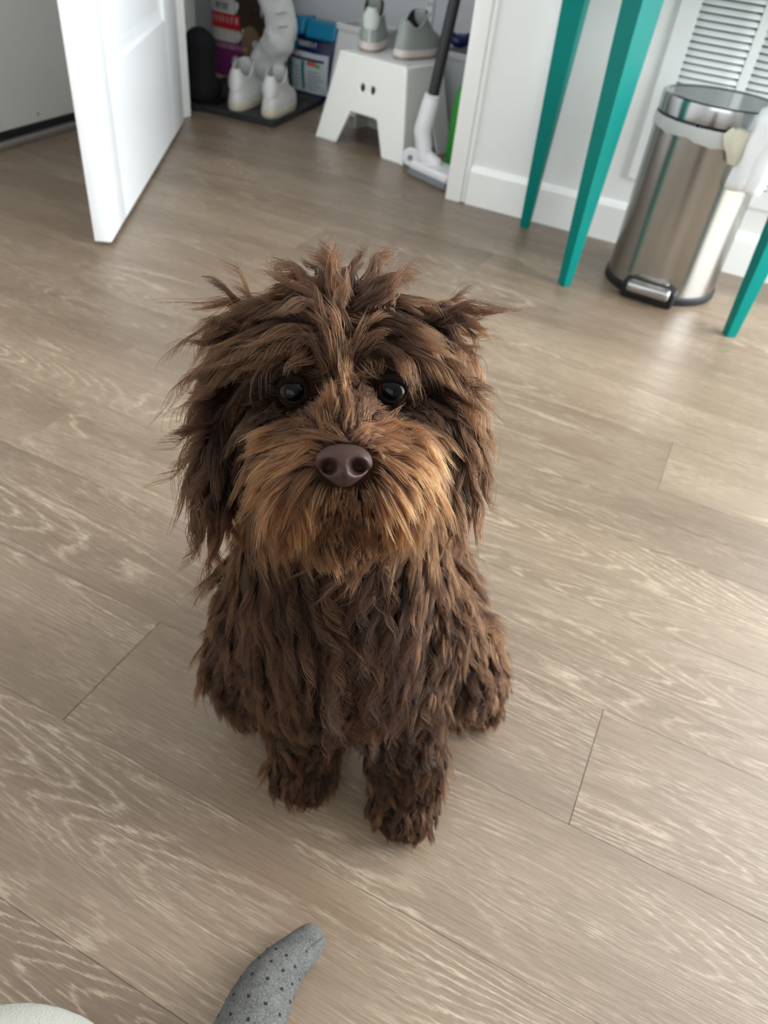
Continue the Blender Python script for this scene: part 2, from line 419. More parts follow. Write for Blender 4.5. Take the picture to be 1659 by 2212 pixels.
# local: x along the door from hinge to free edge, y>0 = face seen, z up
def door_board(name, x0, x1, z0, z1, y0, y1, bev):
    bm = bmesh.new(); box(bm, (x0, y0, z0), (x1, y1, z1), bev, 2); return link(name, to_mesh(bm, name), M_door, door)
zb = [0.0, 0.245, 0.86, 0.98, 1.90, 2.0]
door_board('stile', 0, SH, 0, 2.0, 0, DT, 0.0015); door_board('stile', DW-SF, DW, 0, 2.0, 0, DT, 0.0015)
for z0, z1 in ((0, 0.307), (0.86, 1.00), (1.86, 2.0)): door_board('rail', SH, DW-SF, z0, z1, 0.0003, DT-0.0003, 0.0)
for z0, z1 in ((0.307, 0.86), (1.00, 1.86)):
    bm = bmesh.new()
    # recessed panel with a sloped moulding
    def ring(ins, y): return [bm.verts.new(p) for p in ((SH+ins, y, z0+ins), (DW-SF-ins, y, z0+ins), (DW-SF-ins, y, z1-ins), (SH+ins, y, z1-ins))]
    for face in (1, -1):
        ys = (lambda d: (DT-0.0005-d) if face == 1 else 0.0005+d)
        rs = [ring(0, ys(0.0)), ring(0.008, ys(0.006)), ring(0.022, ys(0.009)), ring(0.034, ys(0.009))]
        for a, b_ in zip(rs, rs[1:]):
            for k in range(4): bm.faces.new((a[k], a[(k+1) % 4], b_[(k+1) % 4], b_[k]))
        bm.faces.new(rs[-1])
    link('panel', to_mesh(bm, 'panel', True, 0.3), M_door, door)
bm = bmesh.new(); lathe(bm, [(0.001, 0), (0.026, 0), (0.027, 0.006), (0.010, 0.010), (0.009, 0.03), (0.022, 0.04), (0.028, 0.052), (0.022, 0.064), (0.001, 0.068)], 24)
bmesh.ops.rotate(bm, verts=bm.verts[:], cent=(0, 0, 0), matrix=Matrix.Rotation(-math.pi/2, 3, 'X')); bmesh.ops.translate(bm, verts=bm.verts[:], vec=(DW-0.065, DT, 0.93))
link('door_knob', to_mesh(bm, 'door_knob'), M_alu, door)

# ------------------------------------------------------------------ entry door on the left
ent = empty('door_2', (-1.905, 1.64, 0.0), math.radians(90+5)); tag(ent, 'off white entry door with a dark bottom seal and metal sill', 'door', kind='structure')
bm = bmesh.new(); box(bm, (-0.40, -0.0, 0.040), (0.40, 0.028, 2.0), 0.002, 1); link('slab', to_mesh(bm, 'slab'), M_entry, ent)
bm = bmesh.new(); box(bm, (-0.40, -0.004, 0.022), (0.40, 0.022, 0.0395), 0.002, 1); link('bottom_seal', to_mesh(bm, 'bottom_seal'), M_rubber, ent)
bm = bmesh.new(); box(bm, (-0.41, -0.020, 0.0), (0.41, 0.026, 0.0215), 0.006, 2); link('sill', to_mesh(bm, 'sill'), M_alu, ent)
for x in (-0.085, 0.07, 0.225):
    bm = bmesh.new(); bmesh.ops.create_cone(bm, cap_ends=True, segments=14, radius1=0.0042, radius2=0.0035, depth=0.003, matrix=Matrix.Translation((x, -0.0015, 0.062)) @ Matrix.Rotation(math.pi/2, 4, 'X'))
    link('screw', to_mesh(bm, 'screw'), M_screw, ent)

# ------------------------------------------------------------------ vent grille in the back wall
vent = empty('vent_grille', (0, WY, 0)); tag(vent, 'white metal air return grille with rows of louvres behind the trash can', 'vent')
VX0, VX1, VZ0, VZ1 = -0.262, 0.285, 0.165, 0.78
COLS = [(-0.219, -0.083), (-0.064, 0.072), (0.091, 0.227)]
LZ0, LZ1 = 0.205, 0.74
bm = bmesh.new(); fr_loops = [[(VX0, VZ0), (VX1, VZ0), (VX1, VZ1), (VX0, VZ1)]] + [[(a, LZ0), (b_, LZ0), (b_, LZ1), (a, LZ1)] for a, b_ in COLS]
bm.free()
fm = flat_shape('grille_frame', fr_loops, 0.007, 0.0012, 1)
fm.transform(Matrix.Rotation(math.pi/2, 4, 'X')); fm.transform(Matrix.Translation((0, -0.0036, 0)))
link('grille_frame', fm, M_vent, vent)
bm = bmesh.new(); box(bm, (VX0+0.01, -0.0022, VZ0+0.02), (VX1-0.01, -0.0003, VZ1-0.02)); link('duct_shade_sheet', to_mesh(bm, 'duct_shade_sheet', False), M_holeshade, vent)  # dark sheet laid on the solid wall; its colour paints the duct's shade
# one louvre: a drooping pressed blade with rounded ends
bm = bmesh.new(); W = 0.136; sec = []
ns = 9
for i in range(ns):
    u = i/(ns-1); x = -W/2 + W*u; e = min(1.0, min(u, 1-u)*W/0.007); bul = math.sqrt(max(0, 1-(1-e)**2))
    prof = [(0.0015, 0.0065), (-0.003-0.003*bul, 0.0045), (-0.0035-0.0065*bul, -0.0010), (-0.0035-0.0078*bul, -0.0044), (-0.003-0.0066*bul, -0.0048), (-0.002-0.003*bul, 0.0000), (0.0015, 0.005)]
    sec.append([bm.verts.new((x, y, z)) for y, z in prof])
for a, b_ in zip(sec, sec[1:]):
    for k in range(len(a)): bm.faces.new((a[k], b_[k], b_[(k+1) % len(a)], a[(k+1) % len(a)]))
bm.faces.new(sec[0]); bm.faces.new(sec[-1][::-1])
lou = to_mesh(bm, 'louvre', True, 0.9); lou.materials.append(M_vent)
z = LZ0+0.008
while z < LZ1-0.006:
    for a, b_ in COLS:
        o = link('louvre', lou, None, vent); o.location = ((a+b_)/2, -0.0015, z)
    z += 0.0142

# ------------------------------------------------------------------ teal half-moon console table
tc_ = Vector((-0.09, 2.04, 0))
table = empty('console_table', (tc_.x, tc_.y, 0)); tag(table, 'teal painted half-moon console table standing over the trash can', 'table')
bm = bmesh.new(); n = 40; R_ = 0.44
top_pts = [(R_*math.cos(math.pi+math.pi*k/n), R_*0.92*math.sin(math.pi+math.pi*k/n)) for k in range(n+1)] + [(R_, 0.05), (-R_, 0.05)]
tm = flat_shape('table_top', [top_pts], 0.022, 0.003, 2); tm.transform(Matrix.Translation((0, 0, 0.765))); link('table_top', tm, M_teal, table)
am = flat_shape('apron', [[(0.93*x, 0.93*y) for x, y in top_pts], [(0.89*x, 0.89*y) for x, y in top_pts]], 0.075, 0.001, 1); am.transform(Matrix.Translation((0, 0, 0.7155))); link('apron', am, M_teal, table)
for (lx, ly, az) in ((-0.485, 2.035, 0.0), (-0.284, 1.718, math.radians(-36)), (0.104, 1.700, math.radians(29)), (0.305, 2.035, 0.0)):
    bm = bmesh.new(); rings = []
    for zz, s in ((0.0, 0.0105), (0.004, 0.0118), (0.25, 0.0185), (0.50, 0.0255), (0.677, 0.0300)):
        rings.append([bm.verts.new((s*a, s*b_, zz)) for a, b_ in ((-1, -1), (1, -1), (1, 1), (-1, 1))])
    for a, b_ in zip(rings, rings[1:]):
        for k in range(4): bm.faces.new((a[k], a[(k+1) % 4], b_[(k+1) % 4], b_[k]))
    bm.faces.new(rings[0][::-1]); bm.faces.new(rings[-1])
    bmesh.ops.bevel(bm, geom=[e for e in bm.edges if abs((e.verts[0].co-e.verts[1].co).normalized().z) > 0.9], offset=0.0015, segments=2, affect='EDGES')
    o = link('leg', to_mesh(bm, 'leg', True, 0.5), M_teal, table); o.location = (lx-tc_.x, ly-tc_.y, 0); o.rotation_euler = (0, 0, az)

# ------------------------------------------------------------------ step trash can
CX, CY, CRAD = -0.088, 1.892, 0.128
can = empty('trash_can', (CX, CY, 0)); tag(can, 'round brushed steel pedal trash can under the teal table', 'trash can')
bm = bmesh.new(); lathe(bm, [(0.02, 0.0005), (CRAD+0.003, 0.0005), (CRAD+0.005, 0.004), (CRAD+0.005, 0.016), (CRAD+0.001, 0.020), (CRAD-0.01, 0.021)], 64, close=True); link('base_ring', to_mesh(bm, 'base_ring'), M_rubber, can)
bm = bmesh.new(); lathe(bm, [(CRAD, 0.018), (CRAD, 0.366), (CRAD-0.003, 0.366), (CRAD-0.003, 0.05)], 72); link('body', to_mesh(bm, 'body'), M_steel, can)
bm = bmesh.new()
# liner bag folded over the rim, hem lower on the right
ncap = 72; rr = []
for (r, zf) in ((CRAD-0.004, 0.30), (CRAD-0.004, 0.366), (CRAD+0.002, 0.369), (CRAD+0.0045, 0.360), (CRAD+0.0030, None), (CRAD+0.0015, None)):
    ring_ = []
    for k in range(ncap):
        a = 2*math.pi*k/ncap
        hem = 0.345 - 0.010*max(0, math.cos(a+0.75))**2 + 0.0022*math.sin(9*a)+0.0012*math.sin(23*a+1)
        wob = 0.0009*math.sin(17*a)+0.0007*math.sin(29*a+2)
        ring_.append(bm.verts.new(((r+wob)*math.cos(a), (r+wob)*math.sin(a), zf if zf else hem)))
    rr.append(ring_)
for a, b_ in zip(rr, rr[1:]):
    for k in range(ncap): bm.faces.new((a[k], a[(k+1) % ncap], b_[(k+1) % ncap], b_[k]))
link('liner_rim', to_mesh(bm, 'liner_rim', True, 1.2), M_greyrim, can)
bm = bmesh.new(); lathe(bm, [(0.002, 0.3725), (CRAD-0.002, 0.3725), (CRAD+0.0015, 0.375), (CRAD+0.002, 0.402), (CRAD+0.0005, 0.4085), (CRAD-0.004, 0.411), (CRAD-0.010, 0.411), (CRAD-0.013, 0.409), (0.002, 0.4088)], 72); link('lid', to_mesh(bm, 'lid', True, 0.5), M_steel_lid, can)
# pedal: black bracket with a rounded steel step in front
pa = math.radians(-93)
ped_b = bmesh.new(); box(ped_b, (-0.062, -CRAD-0.024, 0.002), (0.062, -CRAD+0.02, 0.040), 0.008, 3); pb_ = link('pedal_bracket', to_mesh(ped_b, 'pedal_bracket'), M_rubber, can); pb_.rotation_euler = (0, 0, pa+math.pi/2)
ped = bmesh.new(); box(ped, (-0.050, -CRAD-0.038, 0.020), (0.050, -CRAD-0.006, 0.044), 0.010, 4); pe_ = link('pedal', to_mesh(ped, 'pedal'), M_steel_lid, pb_)
# ------------------------------------------------------------------ white bag hanging over the can's edge
def bag_surface(name, rings_spec, material, parent=None, n=28, seed=1, crumple=0.004):
    """soft closed bag lofted through oval sections (centre, rx, ry) with folds"""
    r_ = random.Random(seed); bm = bmesh.new(); rings = []
    ph = [r_.uniform(0, 6.28) for _ in range(6)]
    for j, (c, rx, ry) in enumerate(rings_spec):
        ring = []
        for k in range(n):
            a = 2*math.pi*k/n
            w = 1 + 0.10*math.sin(5*a+ph[0]+0.7*j)+0.07*math.sin(8*a+ph[1]-0.5*j)+0.05*math.sin(13*a+ph[2])
            ring.append(bm.verts.new((c[0]+rx*w*math.cos(a)+r_.uniform(-1, 1)*crumple*0.4, c[1]+ry*w*math.sin(a)+r_.uniform(-1, 1)*crumple*0.4, c[2]+r_.uniform(-1, 1)*crumple)))
        rings.append(ring)
    for a, b_ in zip(rings, rings[1:]):
        for k in range(n): bm.faces.new((a[k], a[(k+1) % n], b_[(k+1) % n], b_[k]))
    bm.faces.new(rings[0][::-1]); bm.faces.new(rings[-1])
    me = to_mesh(bm, name, True, 0.9)
    return link(name, me, material, parent)
hang = empty('plastic_bag', (0, 0, 0), 0, 'crumpled white plastic bag bulging out over the front edge of the trash can', 'bag')
bag_surface('bag_body', [((0.010, 1.768, 0.272), 0.026, 0.012), ((0.014, 1.764, 0.275), 0.034, 0.018), ((0.018, 1.760, 0.295), 0.036, 0.022), ((0.020, 1.757, 0.320), 0.036, 0.024),
                         ((0.020, 1.754, 0.345), 0.034, 0.026), ((0.022, 1.752, 0.365), 0.036, 0.026), ((0.030, 1.750, 0.388), 0.040, 0.028), ((0.030, 1.750, 0.408), 0.042, 0.030), ((0.032, 1.750, 0.424), 0.038, 0.028), ((0.034, 1.752, 0.434), 0.024, 0.016)], M_bagfilm, hang, 32, 5, 0.003)
bag_surface('bag_twist', [((-0.024, 1.760, 0.318), 0.010, 0.008), ((-0.026, 1.757, 0.335), 0.016, 0.012), ((-0.030, 1.756, 0.352), 0.022, 0.013), ((-0.034, 1.756, 0.368), 0.024, 0.012), ((-0.030, 1.756, 0.382), 0.018, 0.010)], M_bincream, hang, 22, 8, 0.002)

# ------------------------------------------------------------------ shoe tray
tray = empty('boot_tray', (0, 0, 0), 0, 'low black boot tray on the closet floor under the white sneakers', 'tray')
T = [(-1.960, 2.316), (-1.503, 2.342), (-1.562, 2.790), (-2.010, 2.765)]
def offset_quad(P, d):
    c = Vector((sum(p[0] for p in P)/4, sum(p[1] for p in P)/4)); out = []
    for p in P:
        v = Vector(p)-c; out.append((c.x+v.x-math.copysign(d, v.x), c.y+v.y-math.copysign(d, v.y)))
    return out
bm = bmesh.new(); rings = []
for d, z in ((0.004, 0.0), (0.0, 0.004), (0.0, 0.020), (0.003, 0.022), (0.008, 0.020), (0.013, 0.006)):
    rings.append([bm.verts.new((*p, z)) for p in offset_quad(T, d)])
for a, b_ in zip(rings, rings[1:]):
    for k in range(4): bm.faces.new((a[k], a[(k+1) % 4], b_[(k+1) % 4], b_[k]))
bm.faces.new(rings[-1]); bm.faces.new(rings[0][::-1])
link('tray_shell', to_mesh(bm, 'tray_shell', True, 0.5), M_tray, tray)

# ------------------------------------------------------------------ shoes
def foot_outline(n, L, wb, wh, toe_cut=0.0):
    """plan outline, heel at y=0, toe at y=L; wb = ball half width, wh = heel half width"""
    pts = []
    for k in range(n):
        a = 2*math.pi*k/n
        cy, cx = -math.cos(a), math.sin(a)
        t = (cy+1)/2
        L2 = L*(1-toe_cut)
        w = wh + (wb-wh)*max(0, min(1, (t-0.15)/0.5))**1.2
        px = w*math.copysign(abs(cx)**0.72, cx)
        pts.append((px*(1+0.06*math.sin(t*3.1)*(1 if cx > 0 else -1)), L2*t))
    return pts
def shoe(name, label, group, loc, yaw, L, wb, wh, hcol, mats, heel_tab=True, laces=True):
    up, sole, out, lining, lace, tabm = mats
    o = empty(name, loc, yaw, label, 'shoe', group); n = 40
    def stack(levels):
        bm = bmesh.new(); rings = []
        for (z, cut, grow, lift) in levels:
            P = foot_outline(n, L, wb+grow, wh+grow, cut)
            rings.append([bm.verts.new((x, y-grow, z + lift*(max(0, y/L-0.55)**2))) for x, y in P])
        for a, b_ in zip(rings, rings[1:]):
            for k in range(n): bm.faces.new((a[k], a[(k+1) % n], b_[(k+1) % n], b_[k]))
        return bm, rings
    bm, r = stack([(0.0, 0, 0.0, 0.03), (0.006, 0, 0.0025, 0.03), (0.0075, 0, 0.0025, 0.03)]); bm.faces.new(r[0][::-1]); bm.faces.new(r[-1]); link('outsole', to_mesh(bm, 'outsole', True, 0.7), out, o)
    bm, r = stack([(0.0075, 0, 0.001, 0.03), (0.010, 0, 0.003, 0.03), (0.026, 0, 0.002, 0.02), (0.028, 0, -0.002, 0.02)]); bm.faces.new(r[0][::-1]); bm.faces.new(r[-1]); link('midsole', to_mesh(bm, 'midsole', True, 0.7), sole, o)
    H_ = hcol
    bm, r = stack([(0.026, 0.0, -0.001, 0.02), (0.036, 0.005, 0.0, 0.03), (0.048, 0.03, -0.003, 0.03), (0.06, 0.12, -0.006, 0.02), (0.072, 0.26, -0.009, 0.01), (0.085, 0.38, -0.011, 0.0), (H_-0.012, 0.46, -0.013, 0.0), (H_, 0.50, -0.012, 0.0),
                   (H_+0.002, 0.51, -0.016, 0.0), (H_-0.012, 0.53, -0.020, 0.0), (0.07, 0.50, -0.022, 0.0), (0.04, 0.45, -0.022, 0.0)])
    for k in range(7):      # collar dips at the ankle, rises at heel and tongue
        pass
    for ring, f in ((r[6], 0.6), (r[7], 1.0), (r[8], 1.0), (r[9], 0.9), (r[5], 0.25)):
        ymax = max(v.co.y for v in ring); ymin = min(v.co.y for v in ring)
        for v in ring:
            t = (v.co.y-ymin)/(ymax-ymin); v.co.z -= f*0.024*math.sin(math.pi*min(1, t*1.25))**1.5*(t < 0.8) - f*0.030*max(0, t-0.25)
    me = to_mesh(bm, 'upper', True, 1.0); me.materials.append(up); me.materials.append(lining)
    for p in me.polygons:
        if p.index >= 8*n: p.material_index = 1
    link('upper', me, None, o)
    # tongue
    bm = bmesh.new(); tube(bm, [(0, L*0.70, 0.058), (0, L*0.60, 0.078), (0, L*0.52, 0.100), (0, L*0.475, H_+0.020)], [0.018, 0.022, 0.024, 0.020], 14, flat=0.22, upv=(0, 1, 0.7)); link('tongue', to_mesh(bm, 'tongue'), up, o)
    if heel_tab:
        bm = bmesh.new(); rings = []
        for z, hw, yy in ((0.062, 0.020, 0.001), (0.075, 0.026, 0.003), (0.092, 0.027, 0.006), (H_-0.004, 0.020, 0.0085), (H_+0.006, 0.015, 0.011)):
            rings.append([bm.verts.new((hw*s, yy + 0.012*abs(s)**2.2 + dy + 0.006, z)) for s, dy in ((-1, -0.002), (-0.6, -0.005), (0, -0.006), (0.6, -0.005), (1, -0.002), (1, 0.004), (0, 0.002), (-1, 0.004))])
        for a, b_ in zip(rings, rings[1:]):
            for k in range(8): bm.faces.new((a[k], a[(k+1) % 8], b_[(k+1) % 8], b_[k]))
        bm.faces.new(rings[0][::-1]); bm.faces.new(rings[-1])
        link('heel_tab', to_mesh(bm, 'heel_tab', True, 0.8), tabm, o)
        bm = bmesh.new(); box(bm, (-0.0035, -0.0005, 0.028), (0.0035, 0.006, 0.066), 0.001, 1); link('heel_seam', to_mesh(bm, 'heel_seam'), tabm, o)
    if laces:
        for i in range(4):
            y = L*(0.55+0.05*i); z = 0.104-0.0125*i
            bm = bmesh.new(); tube(bm, [(-0.024, y+0.005, z-0.012), (-0.012, y, z-0.001), (0, y-0.002, z+0.002), (0.012, y, z-0.001), (0.024, y+0.005, z-0.012)], 0.0028, 8); link('lace', to_mesh(bm, 'lace'), lace, o)
    return o
sneak = (M_leather, M_cream, M_cream, M_lining, M_leather, M_leather)
yw = math.radians(106-90)
s1 = shoe('sneaker', 'white leather sneaker on the black tray, the one beside the black boot', 'white sneakers', (-1.706, 2.400, 0.0065), yw, 0.275, 0.050, 0.043, 0.122, sneak)
s2 = shoe('sneaker', 'white leather sneaker at the front corner of the black tray', 'white sneakers', (-1.571, 2.410, 0.0065), yw, 0.275, 0.050, 0.043, 0.122, sneak)
walk = (M_greymesh, M_pinksole, M_solebrown, M_darklin, M_lace, M_palemesh)

# ------------------------------------------------------------------ moulded white step stool
def stool():
    ang = math.radians(-12); o = empty('step_stool', (-1.140, 2.472, 0), ang, 'glossy white plastic step stool with two round holes, carrying grey shoes', 'stool')
    bw, bd, tw, td, Hs = 0.366, 0.270, 0.262, 0.190, 0.262
    th = 0.010
    def side(half_b, half_t, holes, aw_b, aw_t, ah):
        hz = Hs
        def arc(cx, cz, r, a0, a1, n=6): return [(cx+r*math.cos(math.radians(a0+(a1-a0)*k/n)), cz+r*math.sin(math.radians(a0+(a1-a0)*k/n))) for k in range(n+1)]
        L = [(-half_b-0.006, 0), (-half_b+0.075, 0)] if False else []
        outer = [(-half_b-0.004, 0.0), (-aw_b-0.012, 0.0)] + arc(-aw_b-0.010, 0.012, 0.012, -80, 0, 4) + arc(-aw_t+0.014, ah-0.014, 0.014, 175, 92, 5) \
              + arc(aw_t-0.014, ah-0.014, 0.014, 88, 5, 5) + arc(aw_b+0.010, 0.012, 0.012, 180, 260, 4) + [(aw_b+0.012, 0.0), (half_b+0.004, 0.0), (half_b, 0.016), (half_t, hz), (-half_t, hz)]
        lp = [outer]
        for hx, hzz, r in holes: lp.append([(hx+r*0.82*math.cos(2*math.pi*k/16), hzz+r*math.sin(2*math.pi*k/16)) for k in range(16)])
        return lp
    bm = bmesh.new()
    hol = [(-0.021, 0.178, 0.0145), (0.021, 0.178, 0.0145)]
    for (ly, rz, hb, ht, inset_b, inset_t, holes, awb, awt, ah) in (
        (1, 0, bw/2, tw/2, bd/2, td/2, hol, 0.098, 0.062, 0.105), (1, math.pi, bw/2, tw/2, bd/2, td/2, hol, 0.098, 0.062, 0.105),
        (1, math.pi/2, bd/2, td/2, bw/2, tw/2, [], 0.062, 0.040, 0.105), (1, -math.pi/2, bd/2, td/2, bw/2, tw/2, [], 0.062, 0.040, 0.105)):
        me = flat_shape('side', side(hb, ht, holes, awb, awt, ah), th, 0.0025, 1)
        lean = math.atan2(inset_b-inset_t, Hs)
        me.transform(Matrix.Rotation(math.pi/2-lean, 4, 'X')); me.transform(Matrix.Translation((0, -inset_b, 0)) @ Matrix.Translation((0, 0, 0)))
        me.transform(Matrix.Rotation(rz, 4, 'Z'))
        bm.from_mesh(me); bpy.data.meshes.remove(me)
    me = flat_shape('top', [rrect(tw+0.008, td+0.008, 0.02)], 0.012, 0.003, 1); me.transform(Matrix.Translation((0, 0, Hs-0.008))); bm.from_mesh(me); bpy.data.meshes.remove(me)
    body = remeshed(bm, 'stool_body', 0.0027, 5, 0.5)
    link('stool_body', body, M_whiteplastic, o)
    me = flat_shape('anti_slip_mat', [rrect(tw-0.03, td-0.03, 0.015)], 0.003, 0.001, 1); me.transform(Matrix.Translation((0, 0, Hs-0.0005))); link('anti_slip_mat', me, M_whitebin, o)
    return o
stool()
SZ = 0.2630
g1 = shoe('walking_shoe', 'grey mesh walking shoe with pale heel stripe on the stool, nearer the blue pouch', 'grey walking shoes', (-1.207, 2.435, SZ), math.radians(22), 0.235, 0.048, 0.040, 0.112, walk)
g2 = shoe('walking_shoe', 'grey mesh walking shoe on the stool with its dark opening showing, nearer the vacuum', 'grey walking shoes', (-1.098, 2.425, SZ), math.radians(-6), 0.235, 0.048, 0.040, 0.104, walk, heel_tab=False)

# ------------------------------------------------------------------ pet food sack with printed front
food = empty('food_sack', (-1.950, 2.86, 0), math.radians(8), 'tall white pet food sack with red and magenta bands behind the sneakers', 'sack')
def pillow(name, w, d, h, mt, parent, nx=12, nz=16):
    bm = bmesh.new()
    def surf(s):
        g = []
        for j in range(nz+1):
            v = j/nz; row = []
            for i in range(nx+1):
                u = i/nx; x = (u-0.5)*w*(1-0.03*math.sin(math.pi*v)); prof = (1-abs(2*u-1)**3.0)*(math.sin(math.pi*min(0.985, max(0.12, v)))**0.35)
                row.append((x, s*d/2*(0.12+0.88*prof) + 0.0015*math.sin(17*u+9*v), v*h))
            g.append(row)
        return g
    F, B = surf(-1), surf(1); vf = [[bm.verts.new(p) for p in r] for r in F]; vb = [[bm.verts.new(p) for p in r] for r in B]
    for g in (vf, vb):
        for j in range(nz):
            for i in range(nx): bm.faces.new((g[j][i], g[j][i+1], g[j+1][i+1], g[j+1][i]))
    for j in range(nz):
        bm.faces.new((vf[j][0], vf[j+1][0], vb[j+1][0], vb[j][0])); bm.faces.new((vf[j][nx], vb[j][nx], vb[j+1][nx], vf[j+1][nx]))
    for i in range(nx):
        bm.faces.new((vf[0][i], vb[0][i], vb[0][i+1], vf[0][i+1])); bm.faces.new((vf[nz][i], vf[nz][i+1], vb[nz][i+1], vb[nz][i]))
    o = link(name, to_mesh(bm, name, True, 0.9), mt, parent)
    def front_y(x, z):
        u = x/w+0.5; v = z/h; prof = (1-abs(2*u-1)**3.0)*(math.sin(math.pi*min(0.985, max(0.12, v)))**0.35)
        return -d/2*(0.12+0.88*prof) + 0.0015*math.sin(17*u+9*v)
    return o, front_y
def decal(name, x0, x1, z0, z1, fy, mt, parent, lift=0.0012, shape=None, nx=8, nz=5):
    """thin printed area that follows the front of a sack"""
    bm = bmesh.new(); g = []
    for j in range(nz+1):
        row = []
        for i in range(nx+1):
            u, v = i/nx, j/nz
            if shape == 'oval':
                uu, vv = 2*u-1, 2*v-1
                ex = uu*math.sqrt(1-vv*vv/2); ez = vv*math.sqrt(1-uu*uu/2); x = (x0+x1)/2+ex*(x1-x0)/2; z = (z0+z1)/2+ez*(z1-z0)/2
            else:
                x = x0+(x1-x0)*u; z = z0+(z1-z0)*v
            row.append(bm.verts.new((x, fy(x, z)-lift, z)))
        g.append(row)
    for j in range(nz):
        for i in range(nx): bm.faces.new((g[j][i], g[j][i+1], g[j+1][i+1], g[j+1][i]))
    return link(name, to_mesh(bm, name), mt, parent)
_, fy = pillow('sack_body', 0.34, 0.12, 0.52, M_bagwhite, food)
decal('printed_red_band', -0.145, -0.008, 0.182, 0.233, fy, M_red, food, 0.0022)
decal('printed_magenta_band', -0.145, 0.030, 0.015, 0.138, fy, M_magenta, food, 0.0018)
decal('printed_photo', -0.03, 0.165, 0.02, 0.50, fy, M_bagbrown, food, 0.0010)
decal('printed_photo_patch', -0.005, 0.075, 0.080, 0.205, fy, M_bagtan, food, 0.0026, 'oval')
decal('printed_photo_patch', 0.040, 0.070, 0.13, 0.16, fy, M_bagwhite, food, 0.0030, 'oval')
decal('printed_bone', -0.055, -0.015, 0.040, 0.095, fy, M_bagwhite, food, 0.0028, 'oval')
def letters(parent, fy, x0, x1, z, h, mt, seed, lift=0.0032):
    """blurred lettering: upright strokes and bars of unequal width"""
    r_ = random.Random(seed); bm = bmesh.new(); x = x0
    while x < x1:
        w = r_.uniform(0.25, 0.5)*h; y = fy(x, z)-lift
        box(bm, (x, y-0.0003, z-h/2), (x+0.22*h, y+0.0003, z+h/2))
        if r_.random() < 0.7: box(bm, (x, y-0.0003, z+h*0.3), (x+w+0.2*h, y+0.0003, z+h/2))
        if r_.random() < 0.5: box(bm, (x, y-0.0003, z-h*0.1), (x+w+0.1*h, y+0.0003, z+h*0.08))
        if r_.random() < 0.5: box(bm, (x+w, y-0.0003, z-h/2), (x+w+0.2*h, y+0.0003, z+h/2))
        x += w+0.45*h
    return link('printed_lettering', to_mesh(bm, 'printed_lettering', False), mt, parent)
letters(food, fy, -0.138, -0.016, 0.213, 0.022, M_softpink, 3)
letters(food, fy, -0.120, -0.060, 0.255, 0.022, M_ink, 4)
letters(food, fy, -0.128, -0.060, 0.285, 0.022, M_ink, 6)
letters(food, fy, -0.125, 0.020, 0.122, 0.016, M_softpink, 5)

# ------------------------------------------------------------------ wipes pouch in navy and light blue
pad = empty('wipes_pouch', (-1.655, 2.872, 0), math.radians(-4), 'navy and light blue pouch with a white printed label behind the stool', 'pouch')
_, fy2 = pillow('pouch_body', 0.24, 0.09, 0.225, M_navy, pad)
decal('printed_label', -0.095, 0.085, 0.018, 0.155, fy2, M_label, pad, 0.0012)
decal('printed_arc', -0.10, 0.070, 0.128, 0.137, fy2, M_navy, pad, 0.0020)
decal('printed_stripe', -0.030, -0.014, 0.022, 0.126, fy2, M_tealprint, pad, 0.0022)
decal('printed_stripe', -0.090, -0.078, 0.022, 0.115, fy2, M_tealprint, pad, 0.0022)
decal('printed_orange_mark', -0.004, 0.038, 0.112, 0.127, fy2, M_orange, pad, 0.0026)
decal('printed_green_mark', 0.038, 0.056, 0.110, 0.122, fy2, M_greenprint, pad, 0.0026)
for i in range(6):
    decal('printed_text_line', 0.000, 0.072-0.012*(i % 3), 0.030+0.012*i, 0.0335+0.012*i, fy2, M_vacgrey, pad, 0.0022)
    decal('printed_text_line', -0.070, -0.040-0.004*(i % 2), 0.030+0.014*i, 0.0335+0.014*i, fy2, M_vacgrey, pad, 0.0022)
letters(pad, fy2, -0.06, 0.035, 0.182, 0.018, M_label, 9)
# folded light-blue top in two wings
for (x0, x1, dz, rot) in ((-0.125, -0.02, 0.012, 0.12), (-0.012, 0.125, 0.0, -0.02)):
    bm = bmesh.new(); box(bm, (x0, -0.052, 0.205+dz), (x1, 0.030, 0.262+dz), 0.012, 3)
    for v in bm.verts:
        v.co.z += rot*(v.co.x) + 0.003*math.sin(60*v.co.x); v.co.y += 0.25*(v.co.z-0.23)
    link('folded_top', to_mesh(bm, 'folded_top', True, 0.8), M_cyan, pad)
bm = bmesh.new(); box(bm, (-0.125, -0.047, 0.155), (-0.055, 0.02, 0.215), 0.010, 2); link('side_panel', to_mesh(bm, 'side_panel', True, 0.8), M_cyan, pad)

# ------------------------------------------------------------------ crumpled white packaging behind the sneakers
wrap = empty('plastic_wrapping', (0, 0, 0), 0, 'long crumpled white plastic wrapping curving down behind the sneakers', 'wrapping')
path = [(-1.895, 2.772, 0.507), (-1.841, 2.767, 0.42), (-1.792, 2.762, 0.35), (-1.744, 2.751, 0.285), (-1.722, 2.74, 0.231), (-1.733, 2.735, 0.187), (-1.76, 2.729, 0.144), (-1.792, 2.729, 0.106), (-1.814, 2.729, 0.052), (-1.819, 2.729, 0.03)]
bm = bmesh.new(); rad = [0.062, 0.060, 0.058, 0.057, 0.058, 0.058, 0.057, 0.058, 0.050, 0.045]
